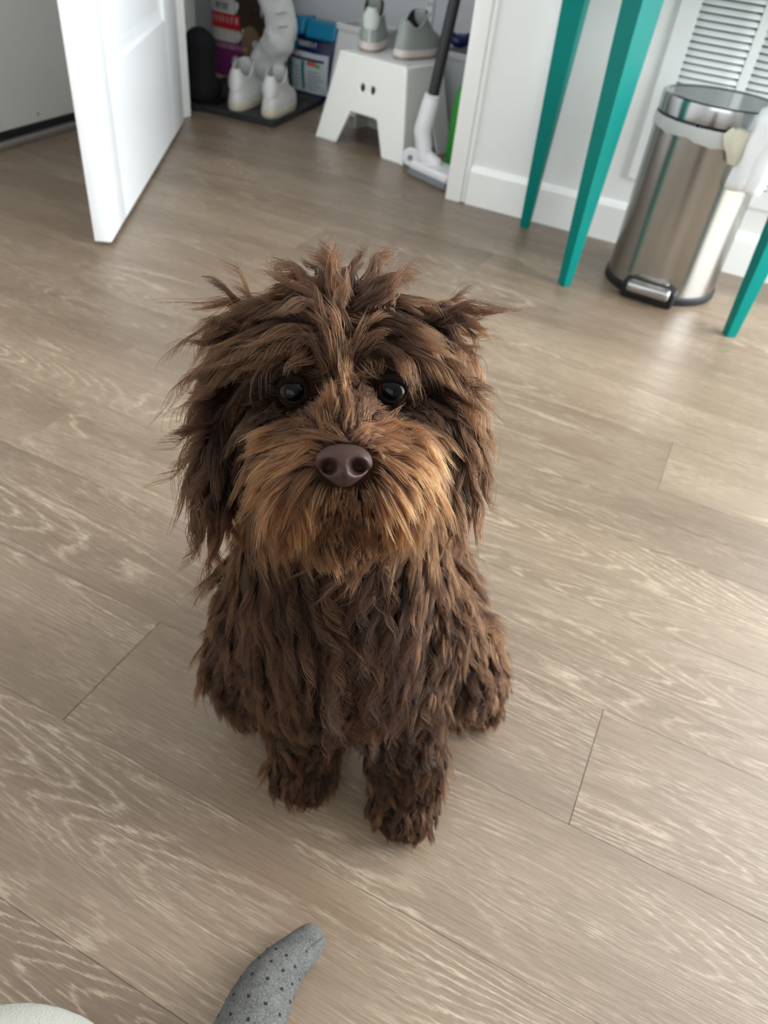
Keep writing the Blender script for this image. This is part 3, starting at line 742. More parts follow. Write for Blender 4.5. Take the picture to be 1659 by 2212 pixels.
# resample
pp, rr2 = [], []
for i in range(len(path)-1):
    for k in range(5):
        t = k/5; pp.append(Vector(path[i]).lerp(Vector(path[i+1]), t)); rr2.append(rad[i]*(1-t)+rad[i+1]*t)
pp.append(Vector(path[-1])); rr2.append(rad[-1])
rings = tube(bm, pp, rr2, 30, flat=0.36, upv=(0.5, -0.85, 0.1))
r_ = random.Random(3)
for j, ring in enumerate(rings):
    for k, v in enumerate(ring):
        v.co += Vector((r_.uniform(-1, 1), r_.uniform(-1, 1), r_.uniform(-1, 1)))*0.0028 + Vector((0.5, -0.85, 0))*0.005*math.sin(0.55*j+0.9*math.sin(k*0.7))
link('wrapping_film', to_mesh(bm, 'wrapping_film', True, 0.7), M_paper, wrap)
for (x, z, w, rot) in ((-1.742, 0.325, 0.042, 0.25), (-1.710, 0.280, 0.040, 0.22), (-1.700, 0.240, 0.036, 0.2)):
    bm = bmesh.new(); box(bm, (-w/2, -0.0005, -0.0016), (w/2, 0.0005, 0.0016))
    o = link('printed_line', to_mesh(bm, 'printed_line', False), M_ink, wrap); o.location = (x, 2.712, z); o.rotation_euler = (0, -rot, 0.5)

# black boot standing at the back of the tray beside the door
boot = empty('black_boot', (-1.842, 2.420, 0.0), yw, 'plain black boot standing between the open door and the sneakers', 'boot')
bm = bmesh.new(); ellipsoid(bm, (0, 0.0, 0.045), (0.052, 0.115, 0.045)); ellipsoid(bm, (0.0, -0.04, 0.05), (0.055, 0.075, 0.05)); capsule(bm, (0, -0.045, 0.05), (0.0, -0.035, 0.185), 0.056, 0.054); ellipsoid(bm, (0.0, -0.03, 0.185), (0.058, 0.064, 0.045))
link('boot_upper', remeshed(bm, 'boot_upper', 0.006, 6), M_black, boot)
bm = bmesh.new(); P = foot_outline(32, 0.27, 0.053, 0.048); ra = [bm.verts.new((x, y-0.125, 0.0)) for x, y in P]; rb = [bm.verts.new((x*1.03, y-0.125, 0.016)) for x, y in P]
for k in range(32): bm.faces.new((ra[k], ra[(k+1) % 32], rb[(k+1) % 32], rb[k]))
bm.faces.new(ra[::-1]); bm.faces.new(rb); link('boot_sole', to_mesh(bm, 'boot_sole', True, 0.7), M_rubber, boot)
for o_ in (boot,): o_.location.z = 0.0065

# white tall container at the far left
jug = empty('storage_canister', (-2.165, 2.71, 0), 0, 'plain white storage canister at the far left beside the pet food sack', 'canister')
bm = bmesh.new(); lathe(bm, [(0.05, 0.0), (0.056, 0.004), (0.058, 0.02), (0.058, 0.40), (0.054, 0.42)], 36, close=True); link('canister_body', to_mesh(bm, 'canister_body', True, 0.7), M_whitebin, jug)
bm = bmesh.new(); lathe(bm, [(0.058, 0.415), (0.061, 0.42), (0.061, 0.45), (0.055, 0.458), (0.01, 0.46)], 36, close=True); link('canister_lid', to_mesh(bm, 'canister_lid', True, 0.7), M_whiteplastic, jug)

# white bin left of and behind the stool
wb_ = empty('storage_bin', (-1.400, 2.80, 0), math.radians(-8), 'tapered white plastic bin standing behind the step stool', 'bin')
def taper_bin(w0, d0, w1, d1, h, mt, parent, rim=0.008):
    bm = bmesh.new(); rings = []
    for z, w, d in ((0, w0-0.012, d0-0.012), (0.006, w0, d0), (h-0.02, w1, d1), (h-0.018, w1+2*rim, d1+2*rim), (h-0.004, w1+2*rim, d1+2*rim), (h, w1+rim, d1+rim), (h-0.003, w1-0.006, d1-0.006), (0.01, w0-0.012, d0-0.012)):
        rings.append([bm.verts.new((x, y, z)) for x, y in rrect(w, d, 0.03, 5)])
    n_ = len(rings[0])
    for a, b_ in zip(rings, rings[1:]):
        for k in range(n_): bm.faces.new((a[k], a[(k+1) % n_], b_[(k+1) % n_], b_[k]))
    bm.faces.new(rings[0][::-1]); bm.faces.new(rings[-1])
    return link('bin_shell', to_mesh(bm, 'bin_shell', True, 0.6), mt, parent)
taper_bin(0.22, 0.20, 0.17, 0.16, 0.285, M_whitebin, wb_, 0.006)
gb_ = empty('grey_storage_bin', (-0.885, 2.755, 0), math.radians(-6), 'light grey storage bin behind the vacuum cleaner', 'bin')
taper_bin(0.24, 0.26, 0.28, 0.30, 0.285, M_greybin, gb_, 0.006)

# navy clothes lying on the bins behind the shoes
for (c, r, lab) in (((-1.000, 2.700, 0.306), (0.032, 0.045, 0.022), 'dark navy folded cloth on the grey bin behind the walking shoes'),):
    bm = bmesh.new(); ellipsoid(bm, (0, 0, 0), r, None, 3); ellipsoid(bm, (-0.025, -0.03, 0.014), (r[0]*0.45, r[1]*0.5, r[2]*0.8), None, 3); ellipsoid(bm, (0.025, 0.02, 0.010), (r[0]*0.5, r[1]*0.6, r[2]*0.8), None, 3)
    me = remeshed(bm, 'folded_cloth', 0.008, 4)
    o = link('folded_cloth', me, M_navy); o.location = c; tag(o, lab, 'cloth')

# ------------------------------------------------------------------ stick vacuum leaning in the closet corner
vac = empty('stick_vacuum', (-0.860, 2.225, 0), 0, 'stick vacuum with black tube and white floor head beside the door casing', 'vacuum cleaner')
def V3(x, y, z): return (x+0.860, y-2.225, z)
bm = bmesh.new(); tube(bm, [V3(-0.896, 2.250, 0.195), V3(-0.877, 2.262, 0.40), V3(-0.845, 2.285, 0.76)], [0.0165, 0.0165, 0.0165], 20); link('suction_tube', to_mesh(bm, 'suction_tube', True, 0.7), M_vacblack, vac)
bm = bmesh.new(); tube(bm, [V3(-0.845, 2.285, 0.74), V3(-0.84, 2.29, 0.80), V3(-0.835, 2.295, 0.98)], [0.022, 0.05, 0.05], 20); link('motor_unit', to_mesh(bm, 'motor_unit', True, 0.7), M_vacgrey, vac)
bm = bmesh.new(); capsule(bm, V3(-0.8965, 2.250, 0.205), V3(-0.908, 2.242, 0.125), 0.0255, 0.0275); capsule(bm, V3(-0.908, 2.242, 0.125), V3(-0.888, 2.235, 0.060), 0.0270, 0.024); capsule(bm, V3(-0.888, 2.235, 0.060), V3(-0.850, 2.235, 0.045), 0.023, 0.022)
link('neck', remeshed(bm, 'neck', 0.0035, 3), M_vacwhite, vac)
bm = bmesh.new(); lathe(bm, [(0.0235, 0), (0.0235, 0.012), (0.020, 0.014)], 24, close=True)
o = link('neck_collar', to_mesh(bm, 'neck_collar', True, 0.7), M_vacwhite, vac); o.location = V3(-0.8958, 2.2505, 0.212); o.rotation_euler = (0.06, 0.09, 0)
bm = bmesh.new(); box(bm, (-0.085, -0.045, 0.018), (0.085, 0.055, 0.045), 0.012, 4); hd = link('floor_head', to_mesh(bm, 'floor_head', True, 0.8), M_vacwhite, vac); hd.location = (0.022, 0.0, 0); hd.rotation_euler = (0, 0, math.radians(-24))
bm = bmesh.new(); box(bm, (-0.083, -0.046, 0.002), (0.083, 0.05, 0.0185), 0.004, 2); hb_ = link('brush_bar_housing', to_mesh(bm, 'brush_bar_housing', True, 0.8), M_vacgrey, vac); hb_.location = (0.022, 0, 0); hb_.rotation_euler = (0, 0, math.radians(-24))
bm = bmesh.new(); lathe(bm, [(0.004, -0.009), (0.023, -0.009), (0.026, -0.006), (0.026, 0.006), (0.023, 0.009), (0.004, 0.009)], 28, close=True); wheel_me = to_mesh(bm, 'wheel', True, 0.6)
wh = link('wheel', wheel_me, M_vacwhite, vac); wh.location = V3(-0.928, 2.222, 0.052); wh.rotation_euler = (math.pi/2, 0, math.radians(10))
bm = bmesh.new(); lathe(bm, [(0.001, 0), (0.008, 0), (0.008, 0.0115), (0.001, 0.012)], 16); hub = link('wheel_hub', to_mesh(bm, 'wheel_hub'), M_vacgrey, wh)
# green bottle behind the vacuum
gr = empty('green_bottle', (-0.835, 2.385, 0), 0, 'bright green plastic bottle half hidden behind the door casing', 'bottle')
bm = bmesh.new(); lathe(bm, [(0.03, 0.0), (0.038, 0.004), (0.040, 0.03), (0.040, 0.19), (0.030, 0.23), (0.014, 0.245), (0.014, 0.26)], 32, close=True, sy=0.75); link('bottle_body', to_mesh(bm, 'bottle_body', True, 0.8), M_green, gr)
bm = bmesh.new(); lathe(bm, [(0.016, 0.255), (0.0165, 0.285), (0.012, 0.29)], 20, close=True); link('bottle_cap', to_mesh(bm, 'bottle_cap', True, 0.7), M_vacwhite, gr)

# slotted shelf upright on the closet's back wall
for (x, lab) in ((-1.40, 'white slotted shelf upright on the closet back wall behind the walking shoes'),):
    up = empty('shelf_upright', (x+0.165, 2.978, 0), 0, lab, 'shelf bracket')
    bm = bmesh.new(); box(bm, (-0.014, -0.012, 0.22), (0.014, 0, 1.8), 0.002, 1); link('upright_rail', to_mesh(bm, 'upright_rail'), M_vent, up)
    bm = bmesh.new(); box(bm, (-0.002, -0.0125, 0), (0.002, -0.0118, 0.014)); sl = to_mesh(bm, 'slot_shade', False); sl.materials.append(M_holeshade)  # dark slips on the rail, coloured as the shade in its holes
    for i in range(16):
        for sx in (-0.006, 0.006):
            o = link('slot_shade', sl, None, up); o.location = (sx, 0, 0.26+0.032*i)

# ------------------------------------------------------------------ foot in a dotted grey sock (lower edge of the view)
def sock_mat():
    m, nt, b = new_mat('grey_knit_sock'); N = nt.nodes; L = nt.links
    setin(b, Roughness=0.95); b.inputs['Specular IOR Level'].default_value = 0.15
    tc = N.new('ShaderNodeTexCoord')
    n1 = N.new('ShaderNodeTexNoise'); n1.inputs['Scale'].default_value = 700; n1.inputs['Detail'].default_value = 3
    n2 = N.new('ShaderNodeTexNoise'); n2.inputs['Scale'].default_value = 90
    L.new(tc.outputs['Object'], n1.inputs['Vector']); L.new(tc.outputs['Object'], n2.inputs['Vector'])
    r = N.new('ShaderNodeValToRGB'); e = r.color_ramp.elements; e[0].position = 0.32; e[0].color = (0.044, 0.045, 0.045, 1); e[1].position = 0.70; e[1].color = (0.145, 0.141, 0.130, 1)
    ad = N.new('ShaderNodeMath'); ad.operation = 'MULTIPLY_ADD'; ad.inputs[1].default_value = 0.25; L.new(n2.outputs['Fac'], ad.inputs[0])
    sc = N.new('ShaderNodeMath'); sc.operation = 'MULTIPLY'; sc.inputs[1].default_value = 0.75; L.new(n1.outputs['Fac'], sc.inputs[0]); L.new(sc.outputs[0], ad.inputs[2])
    L.new(ad.outputs[0], r.inputs[0]); L.new(r.outputs[0], b.inputs['Base Color'])
    bp = N.new('ShaderNodeBump'); bp.inputs['Strength'].default_value = 0.5; bp.inputs['Distance'].default_value = 0.0008
    L.new(n1.outputs['Fac'], bp.inputs['Height']); L.new(bp.outputs[0], b.inputs['Normal'])
    return m
M_sock = sock_mat()
sock = empty('sock', (-0.098, 0.16, 0), 0, 'grey knitted sock with small black dots on a foot in front of the dog', 'sock')
def S3(x, y, z): return (x+0.098, y-0.16, z)
foot_pts = [(-0.0905, 0.2020, 0.014), (-0.0915, 0.1965, 0.017), (-0.0945, 0.1840, 0.022), (-0.0985, 0.1690, 0.027), (-0.1000, 0.1540, 0.032), (-0.0985, 0.1370, 0.037), (-0.0960, 0.1180, 0.040), (-0.0925, 0.0950, 0.044), (-0.0890, 0.0680, 0.050), (-0.0860, 0.0400, 0.058)]
foot_r = [0.0130, 0.0142, 0.0160, 0.0185, 0.0215, 0.0240, 0.0252, 0.0262, 0.0270, 0.0285]
pp, rr2 = [], []
for i in range(len(foot_pts)-1):
    for k in range(4):
        t = k/4; pp.append(Vector(S3(*Vector(foot_pts[i]).lerp(Vector(foot_pts[i+1]), t)))); rr2.append(foot_r[i]*(1-t)+foot_r[i+1]*t)
pp.append(Vector(S3(*foot_pts[-1]))); rr2.append(foot_r[-1])
t0 = (pp[0]-pp[3]).normalized()
front = [(pp[0]+t0*rr2[0]*0.75*math.sin(a), rr2[0]*math.cos(a)) for a in (1.5, 1.3, 1.05, 0.75, 0.4)]
pp = [p for p, _ in front]+pp; rr2 = [max(0.0006, q) for _, q in front]+rr2
bm = bmesh.new(); rings = tube(bm, pp, rr2, 32, flat=0.95, upv=(0, 0.25, 1))
for ring in rings:
    for v in ring: v.co.z = max(v.co.z, 0.0012)
sk_me = to_mesh(bm, 'sock_knit', True, 1.2); link('sock_knit', sk_me, M_sock, sock)
bm = bmesh.new()
for i, ring in enumerate(rings if False else []): pass
# toe seam: a raised stitched line round the toe cap
bvh = BVHTree.FromPolygons([v.co.copy() for v in sk_me.vertices], [tuple(p.vertices) for p in sk_me.polygons])
def on_sock(i, a):
    """point on the sock at path station i, angle a (0 = up)"""
    p = pp[i]; t = (pp[min(i+1, len(pp)-1)]-pp[max(i-1, 0)]).normalized(); up_ = Vector((0, 0, 1)); up_ = (up_-t*up_.dot(t)).normalized(); sd = t.cross(up_)
    d = math.cos(a)*up_+math.sin(a)*sd
    h = bvh.ray_cast(p+d*0.08, -d)
    return h[0], h[1]
seam = []
for k in range(9):
    q, nrm = on_sock(5+k, -0.75+0.03*k)
    seam.append(q+nrm*0.0003)
bm = bmesh.new(); tube(bm, seam, 0.0011, 6); link('toe_seam', to_mesh(bm, 'toe_seam'), M_sock, sock)
M_dot = mat('black_dot_yarn', (0.006, 0.006, 0.007), 0.95)
bm = bmesh.new(); box(bm, (-0.0011, -0.0013, -0.0004), (0.0011, 0.0013, 0.0004), 0.0003, 1); dot_me = to_mesh(bm, 'knit_dot'); dot_me.materials.append(M_dot)
row = 0
for i in range(17, len(pp)-1, 3):
    for j in range(-3, 4):
        a = j*0.60 + (0.30 if row % 2 else 0)
        q, nrm = on_sock(i, a)
        if q is None: continue
        o = link('knit_dot', dot_me, None, sock); o.location = q; o.rotation_euler = nrm.to_track_quat('Z', 'Y').to_euler()
    row += 1
# trouser cuff the foot comes out of (out of view)

# ------------------------------------------------------------------ edge of a fluffy off-white fleece blanket at the lower left
M_fleece = mat('off_white_fleece', (0.40, 0.39, 0.345), 0.95, spec=0.1, vary=0.08, scale=90, bump=0.35, bscale=600)
fl = empty('fleece_blanket', (-0.216, 0.006, 0), 0, 'fluffy off white fleece slipper at the lower left edge', 'slipper')
bm = bmesh.new(); ellipsoid(bm, (0, 0, 0.028), (0.088, 0.066, 0.027), Matrix.Rotation(math.radians(20), 3, 'Z'), 4); ellipsoid(bm, (0.005, -0.055, 0.032), (0.080, 0.085, 0.031), None, 4)
fl_me = remeshed(bm, 'fleece', 0.004, 4); link('fleece', fl_me, M_fleece, fl)
# ------------------------------------------------------------------ the dog
# The head faces the viewer, so the head is modelled in a frame whose axes are
# dog_side (to the viewer's right), dog_up and dog_front; at(u, v, d) gives a point in that frame:
# u, v in hundredths of the frame width, d the distance along the frame's depth axis in metres.
CPOS = Vector((0, 0, CAM_H))
def at(u, v, d): return CPOS + d*(CR*((u-829.5)/F_PX) - CU*((v-1106)/F_PX) + CF)
def down_to_floor(u, v, z=0.0):
    r = at(u, v, 1.0)-CPOS; return CPOS + r*((z-CAM_H)/r.z)
HROT = Matrix(((CR.x, CU.x, -CF.x), (CR.y, CU.y, -CF.y), (CR.z, CU.z, -CF.z)))   # columns: side, up, front

dog = empty('dog', (-0.17, 0.40, 0), 0, 'fluffy chocolate brown doodle dog sitting on the floor looking up', 'dog')
DOG_INV = Matrix.Translation(-Vector((-0.17, 0.40, 0)))

bm = bmesh.new()
def E3(u, v, d, r, rot=HROT): ellipsoid(bm, at(u, v, d), r, rot, 3)
# skull, brow, cheeks
E3(738, 815, 0.447, (0.058, 0.050, 0.056)); E3(738, 730, 0.455, (0.049, 0.033, 0.046))
E3(602, 765, 0.462, (0.028, 0.024, 0.032)); E3(876, 765, 0.462, (0.028, 0.024, 0.032))
E3(640, 940, 0.432, (0.032, 0.040, 0.034)); E3(842, 940, 0.432, (0.032, 0.040, 0.034))
E3(738, 1000, 0.450, (0.056, 0.052, 0.045))
E3(650, 770, 0.412, (0.020, 0.012, 0.016)); E3(828, 768, 0.412, (0.020, 0.012, 0.016))
# muzzle and chin
E3(742, 930, 0.395, (0.020, 0.020, 0.028)); E3(742, 1005, 0.378, (0.024, 0.020, 0.024))
E3(682, 1050, 0.384, (0.027, 0.023, 0.025)); E3(804, 1050, 0.384, (0.027, 0.023, 0.025))
E3(640, 1010, 0.404, (0.024, 0.028, 0.026)); E3(846, 1010, 0.404, (0.024, 0.028, 0.026)); E3(655, 1080, 0.400, (0.022, 0.022, 0.024)); E3(831, 1080, 0.400, (0.022, 0.022, 0.024))
E3(743, 1060, 0.395, (0.036, 0.026, 0.030)); E3(744, 1150, 0.402, (0.022, 0.018, 0.022)); E3(743, 1110, 0.425, (0.035, 0.026, 0.030))
# drop ears: flat hanging flaps
for u0, u1, u2, s in ((520, 478, 480, -1), (958, 985, 978, 1)):
    for k in range(5):
        t = k/4; uu = u0*(1-t)**2+2*u1*t*(1-t)+u2*t*t; vv = 745+275*t; dd = 0.455-0.012*t
        ellipsoid(bm, at(uu, vv, dd), (0.010, 0.028, 0.023+0.007*math.sin(math.pi*t)), HROT @ Matrix.Rotation(s*0.12, 3, 'Z'), 2)
# neck, chest, shoulders, back
capsule(bm, at(738, 960, 0.475), at(738, 1300, 0.60), 0.060, 0.086)
ellipsoid(bm, at(575, 1310, 0.60), (0.040, 0.050, 0.045), HROT, 3); ellipsoid(bm, at(910, 1310, 0.605), (0.042, 0.052, 0.045), HROT, 3)
ellipsoid(bm, at(738, 1365, 0.620), (0.086, 0.088, 0.082), HROT, 3)
ellipsoid(bm, (-0.170, 0.395, 0.190), (0.104, 0.085, 0.120), None, 3)
ellipsoid(bm, (-0.185, 0.470, 0.120), (0.105, 0.100, 0.110), None, 3)
ellipsoid(bm, (-0.195, 0.525, 0.088), (0.112, 0.095, 0.086), None, 3)
# haunches and hind feet
ellipsoid(bm, at(972, 1420, 0.70), (0.046, 0.060, 0.062), HROT, 3); ellipsoid(bm, at(560, 1415, 0.69), (0.048, 0.062, 0.062), HROT, 3)
hr = down_to_floor(1050, 1560); hl = down_to_floor(530, 1540)
capsule(bm, (hr.x-0.026, hr.y+0.040, 0.026), (hr.x-0.008, hr.y+0.004, 0.020), 0.024, 0.020)
capsule(bm, (hl.x, hl.y+0.065, 0.028), (hl.x+0.01, hl.y+0.02, 0.022), 0.026, 0.022)
capsule(bm, at(985, 1440, 0.72), (hr.x-0.022, hr.y+0.032, 0.030), 0.036, 0.026)
# tail curled behind
capsule(bm, (-0.20, 0.60, 0.055), (-0.26, 0.66, 0.040), 0.022, 0.018)
# front legs with paws
pl, pr_ = down_to_floor(652, 1668), down_to_floor(862, 1745)
for pw, sh in ((pl, at(640, 1430, 0.615)), (pr_, at(850, 1430, 0.615))):
    capsule(bm, sh, (pw.x, pw.y+0.010, 0.040), 0.044, 0.0315)
    ellipsoid(bm, (pw.x+0.004, pw.y-0.004, 0.021), (0.034, 0.034, 0.022), None, 3)
    for k in (-1, -0.34, 0.34, 1):
        ellipsoid(bm, (pw.x+0.005+k*0.0185, pw.y-0.024+0.006*abs(k), 0.0135), (0.0085, 0.0125, 0.012), None, 2)
EYES = [(634, 846, 0.4035), (846, 844, 0.4035)]
body_me = remeshed(bm, 'body', 0.0042, 7, 0.5)
vco = np.empty(len(body_me.vertices)*3); body_me.vertices.foreach_get('co', vco); vco = vco.reshape(-1, 3)
# eye sockets: hollows that run back from the eyes towards the temples
for (u, v, d) in EYES:
    sg = -1 if u < 738 else 1
    for (du, dv, rr0, dep) in ((0, 0, 0.0140, 0.0035), (sg*46, 12, 0.0140, 0.0065)):
        e0 = np.array(at(u+du, v+dv, d)); rel = vco-e0; fr_ = np.array(CF)
        lat = rel-np.outer(rel @ fr_, fr_); w = np.exp(-(np.linalg.norm(lat, axis=1)/rr0)**2.5)*(np.abs(rel @ fr_) < 0.035)
        vco += np.outer(w*dep, fr_)
vco[:, 2] = np.maximum(vco[:, 2], 0.0015); body_me.vertices.foreach_set('co', vco.ravel()); body_me.update()
M_skin = mat('dark_brown_undercoat', (0.014, 0.0070, 0.0042), 1.0, spec=0.0, vary=0.25, scale=80)
body_bvh = BVHTree.FromPolygons([v.co.copy() for v in body_me.vertices], [tuple(p.vertices) for p in body_me.polygons])
def ray_body(u, v):
    d = (at(u, v, 1.0)-CPOS).normalized(); h = body_bvh.ray_cast(CPOS, d); return h[0], h[1]

# ---- eyes

def eye_mat():
    m, nt, b = new_mat('dog_eye'); N = nt.nodes; L = nt.links
    tc = N.new('ShaderNodeTexCoord'); sp = N.new('ShaderNodeSeparateXYZ'); L.new(tc.outputs['Object'], sp.inputs[0])
    r2 = N.new('ShaderNodeMath'); r2.operation = 'DIVIDE'; L.new(sp.outputs['Z'], r2.inputs[0]); r2.inputs[1].default_value = 0.0092
    ramp = N.new('ShaderNodeValToRGB'); cr = ramp.color_ramp
    cr.elements[0].position = 0.0; cr.elements[0].color = (0.03, 0.018, 0.014, 1)
    cr.elements[1].position = 1.0; cr.elements[1].color = (0.001, 0.001, 0.001, 1)
    for p, c in ((0.52, (0.02, 0.012, 0.009, 1)), (0.58, (0.004, 0.003, 0.002, 1)), (0.64, (0.030, 0.015, 0.007, 1)), (0.76, (0.016, 0.008, 0.004, 1)), (0.82, (0.001, 0.001, 0.001, 1))):
        e = cr.elements.new(p); e.color = c
    L.new(r2.outputs[0], ramp.inputs[0]); L.new(ramp.outputs[0], b.inputs['Base Color'])
    setin(b, Roughness=0.05); b.inputs['Specular IOR Level'].default_value = 0.13
    return m
M_eye = eye_mat(); M_lid = mat('dark_eyelid_skin', (0.006, 0.0035, 0.0028), 0.9, spec=0.06, vary=0.2, scale=200, bump=0.2, bscale=500)
bm = bmesh.new(); bmesh.ops.create_uvsphere(bm, u_segments=40, v_segments=28, radius=0.0092); eye_me = to_mesh(bm, 'eye'); eye_me.materials.append(M_eye)
eye_pts = []
for (u, v, d) in EYES:
    c = at(u, v, d); look = (CPOS + Vector((0, 0, 0.02)) - c).normalized()
    o = link('eye', eye_me, None, dog); o.matrix_parent_inverse = DOG_INV; o.location = c; o.rotation_euler = look.to_track_quat('Z', 'Y').to_euler(); eye_pts.append(c)
    # eyelids: a fleshy almond rim round the ball (in the eye's own frame, z = gaze)
    bm = bmesh.new(); ring = []
    for k in range(28):
        a = 2*math.pi*k/28
        ex, ey = 0.0084*math.cos(a), 0.0064*math.sin(a)
        ring.append(Vector((ex, ey, 0.95*math.sqrt(max(1e-8, 0.0096**2-ex*ex-ey*ey)))))
    rr_ = [0.0010+0.0016*max(0, math.sin(2*math.pi*k/28)) for k in range(28)]
    tube(bm, ring+[ring[0]], rr_+[rr_[0]], 8, cap=False, upv=(0, 0, 1))
    link('eyelid', to_mesh(bm, 'eyelid', True, 2.0), M_lid, o)

# ---- nose
def nose():
    nu, nv = 64, 48; bm = bmesh.new(); grid = []
    W, Hn, D = 0.0139, 0.0111, 0.0120
    for j in range(nv+1):
        th = math.pi*j/nv; row = []
        for i in range(nu):
            ph = 2*math.pi*i/nu
            x, y, z = math.sin(th)*math.cos(ph), math.cos(th), math.sin(th)*math.sin(ph)
            x = math.copysign(abs(x)**0.85, x)
            taper = 1.0 if y > -0.05 else 1.0-0.50*min(1, (-y-0.05)/0.95)**1.2
            X = W*x*taper; Y = Hn*(y if y < 0 else 0.88*math.copysign(abs(y)**0.9, y)); Z = D*z
            if z > 0:
                # wings, nostrils, philtrum groove, flat top
                for s in (-1, 1):
                    dx, dy = (X-s*0.0068)/0.0036, (Y+0.0012)/0.0033
                    g = math.exp(-(dx*dx+dy*dy)**1.6); Z -= 0.0125*g
                    dx, dy = (X-s*0.0112)/0.0036, (Y+0.0026)/0.0014
                    Z -= 0.0030*math.exp(-(dx*dx+dy*dy))          # slit of the nostril running outwards
                    dx, dy = (X-s*0.0100)/0.0035, (Y-0.0025)/0.0030
                    Z += 0.0018*math.exp(-(dx*dx+dy*dy))
                if Y < 0.0005: Z -= 0.0017*math.exp(-(X/0.0007)**2)*min(1, (0.0005-Y)/0.003)
                Z += 0.0010*math.exp(-(X/0.0030)**2-((Y+0.001)/0.005)**2)
            row.append(bm.verts.new((X, Y, Z)))
        grid.append(row)
    for a, b_ in zip(grid, grid[1:]):
        for k in range(nu): bm.faces.new((a[k], a[(k+1) % nu], b_[(k+1) % nu], b_[k]))
    bmesh.ops.remove_doubles(bm, verts=bm.verts[:], dist=1e-6)
    return to_mesh(bm, 'nose', True, 3.0)
def nose_mat():
    m, nt, b = new_mat('liver_brown_nose'); N = nt.nodes; L = nt.links
    tc = N.new('ShaderNodeTexCoord'); vo = N.new('ShaderNodeTexVoronoi'); vo.inputs['Scale'].default_value = 1500
    L.new(tc.outputs['Object'], vo.inputs['Vector'])
    no = N.new('ShaderNodeTexNoise'); no.inputs['Scale'].default_value = 180; L.new(tc.outputs['Object'], no.inputs['Vector'])
    mx = N.new('ShaderNodeMix'); mx.data_type = 'RGBA'; mx.inputs[6].default_value = (0.026, 0.0102, 0.0074, 1); mx.inputs[7].default_value = (0.046, 0.0205, 0.0158, 1)
    L.new(no.outputs['Fac'], mx.inputs[0]); L.new(mx.outputs[2], b.inputs['Base Color'])
    setin(b, Roughness=0.50); b.inputs['Specular IOR Level'].default_value = 0.28
    bp = N.new('ShaderNodeBump'); bp.inputs['Strength'].default_value = 0.35; bp.inputs['Distance'].default_value = 0.0004
    L.new(vo.outputs['Distance'], bp.inputs['Height']); L.new(bp.outputs[0], b.inputs['Normal'])
    return m
NC = at(743, 1003, 0.3520)
no_ = link('nose', nose(), nose_mat(), dog); no_.matrix_parent_inverse = DOG_INV
no_.matrix_basis = Matrix.Translation(NC) @ HROT.to_4x4() @ Matrix.Rotation(math.radians(4), 4, 'X')

# ---- mouth line: dark lip folds at the muzzle's underside
M_lip = mat('dark_lip', (0.006, 0.003, 0.0025), 0.6, spec=0.2)
mouth_pts = []
for u, v in ((652, 1136), (668, 1118), (700, 1106), (743, 1099), (786, 1106), (818, 1118), (834, 1136)):
    p_, n_ = ray_body(u, v); mouth_pts.append(p_ + n_*0.0006)

# ------------------------------------------------------------------ groomed coat
# guides: u, v, comb direction (right, down), lift, length, tan (0..1), wave amplitude, waves, clump, freeness
G = []
def g(u, v, dx, dy, lift, ln, tan, amp=0.002, fq=1.5, clump=0.75, pt=None):
    if pt is None:
        p, n = ray_body(u, v)
        if p is None: return
    else: p = Vector(pt)
    d = (CR*dx - CU*dy).normalized()
    G.append((*p, *d, lift, ln, tan, amp, fq, clump))
# bridge of the nose and between the eyes: short hair fanning up and out
for u, v, dx, dy, ln in ((743, 955, 0, -1, .013), (712, 955, -.55, -.8, .014), (775, 955, .55, -.8, .014), (743, 915, 0, -1, .017), (705, 915, -.45, -.9, .017), (782, 915, .45, -.9, .017),
                         (743, 870, 0, -1, .020), (712, 870, -.35, -.95, .018), (775, 870, .3, -.95, .018), (743, 820, 0, -1, .022), (715, 815, -.25, -.95, .018), (770, 815, .25, -.95, .020), (745, 775, .05, -1, .022), (690, 880, -.7, -.6, .012), (795, 880, .7, -.6, .012)):
    g(u, v, dx, dy, .22, ln*(.85 if v > 860 else 1.05), .80 if v > 860 else (.62 if v > 800 else .42), .0008, 1, .30)
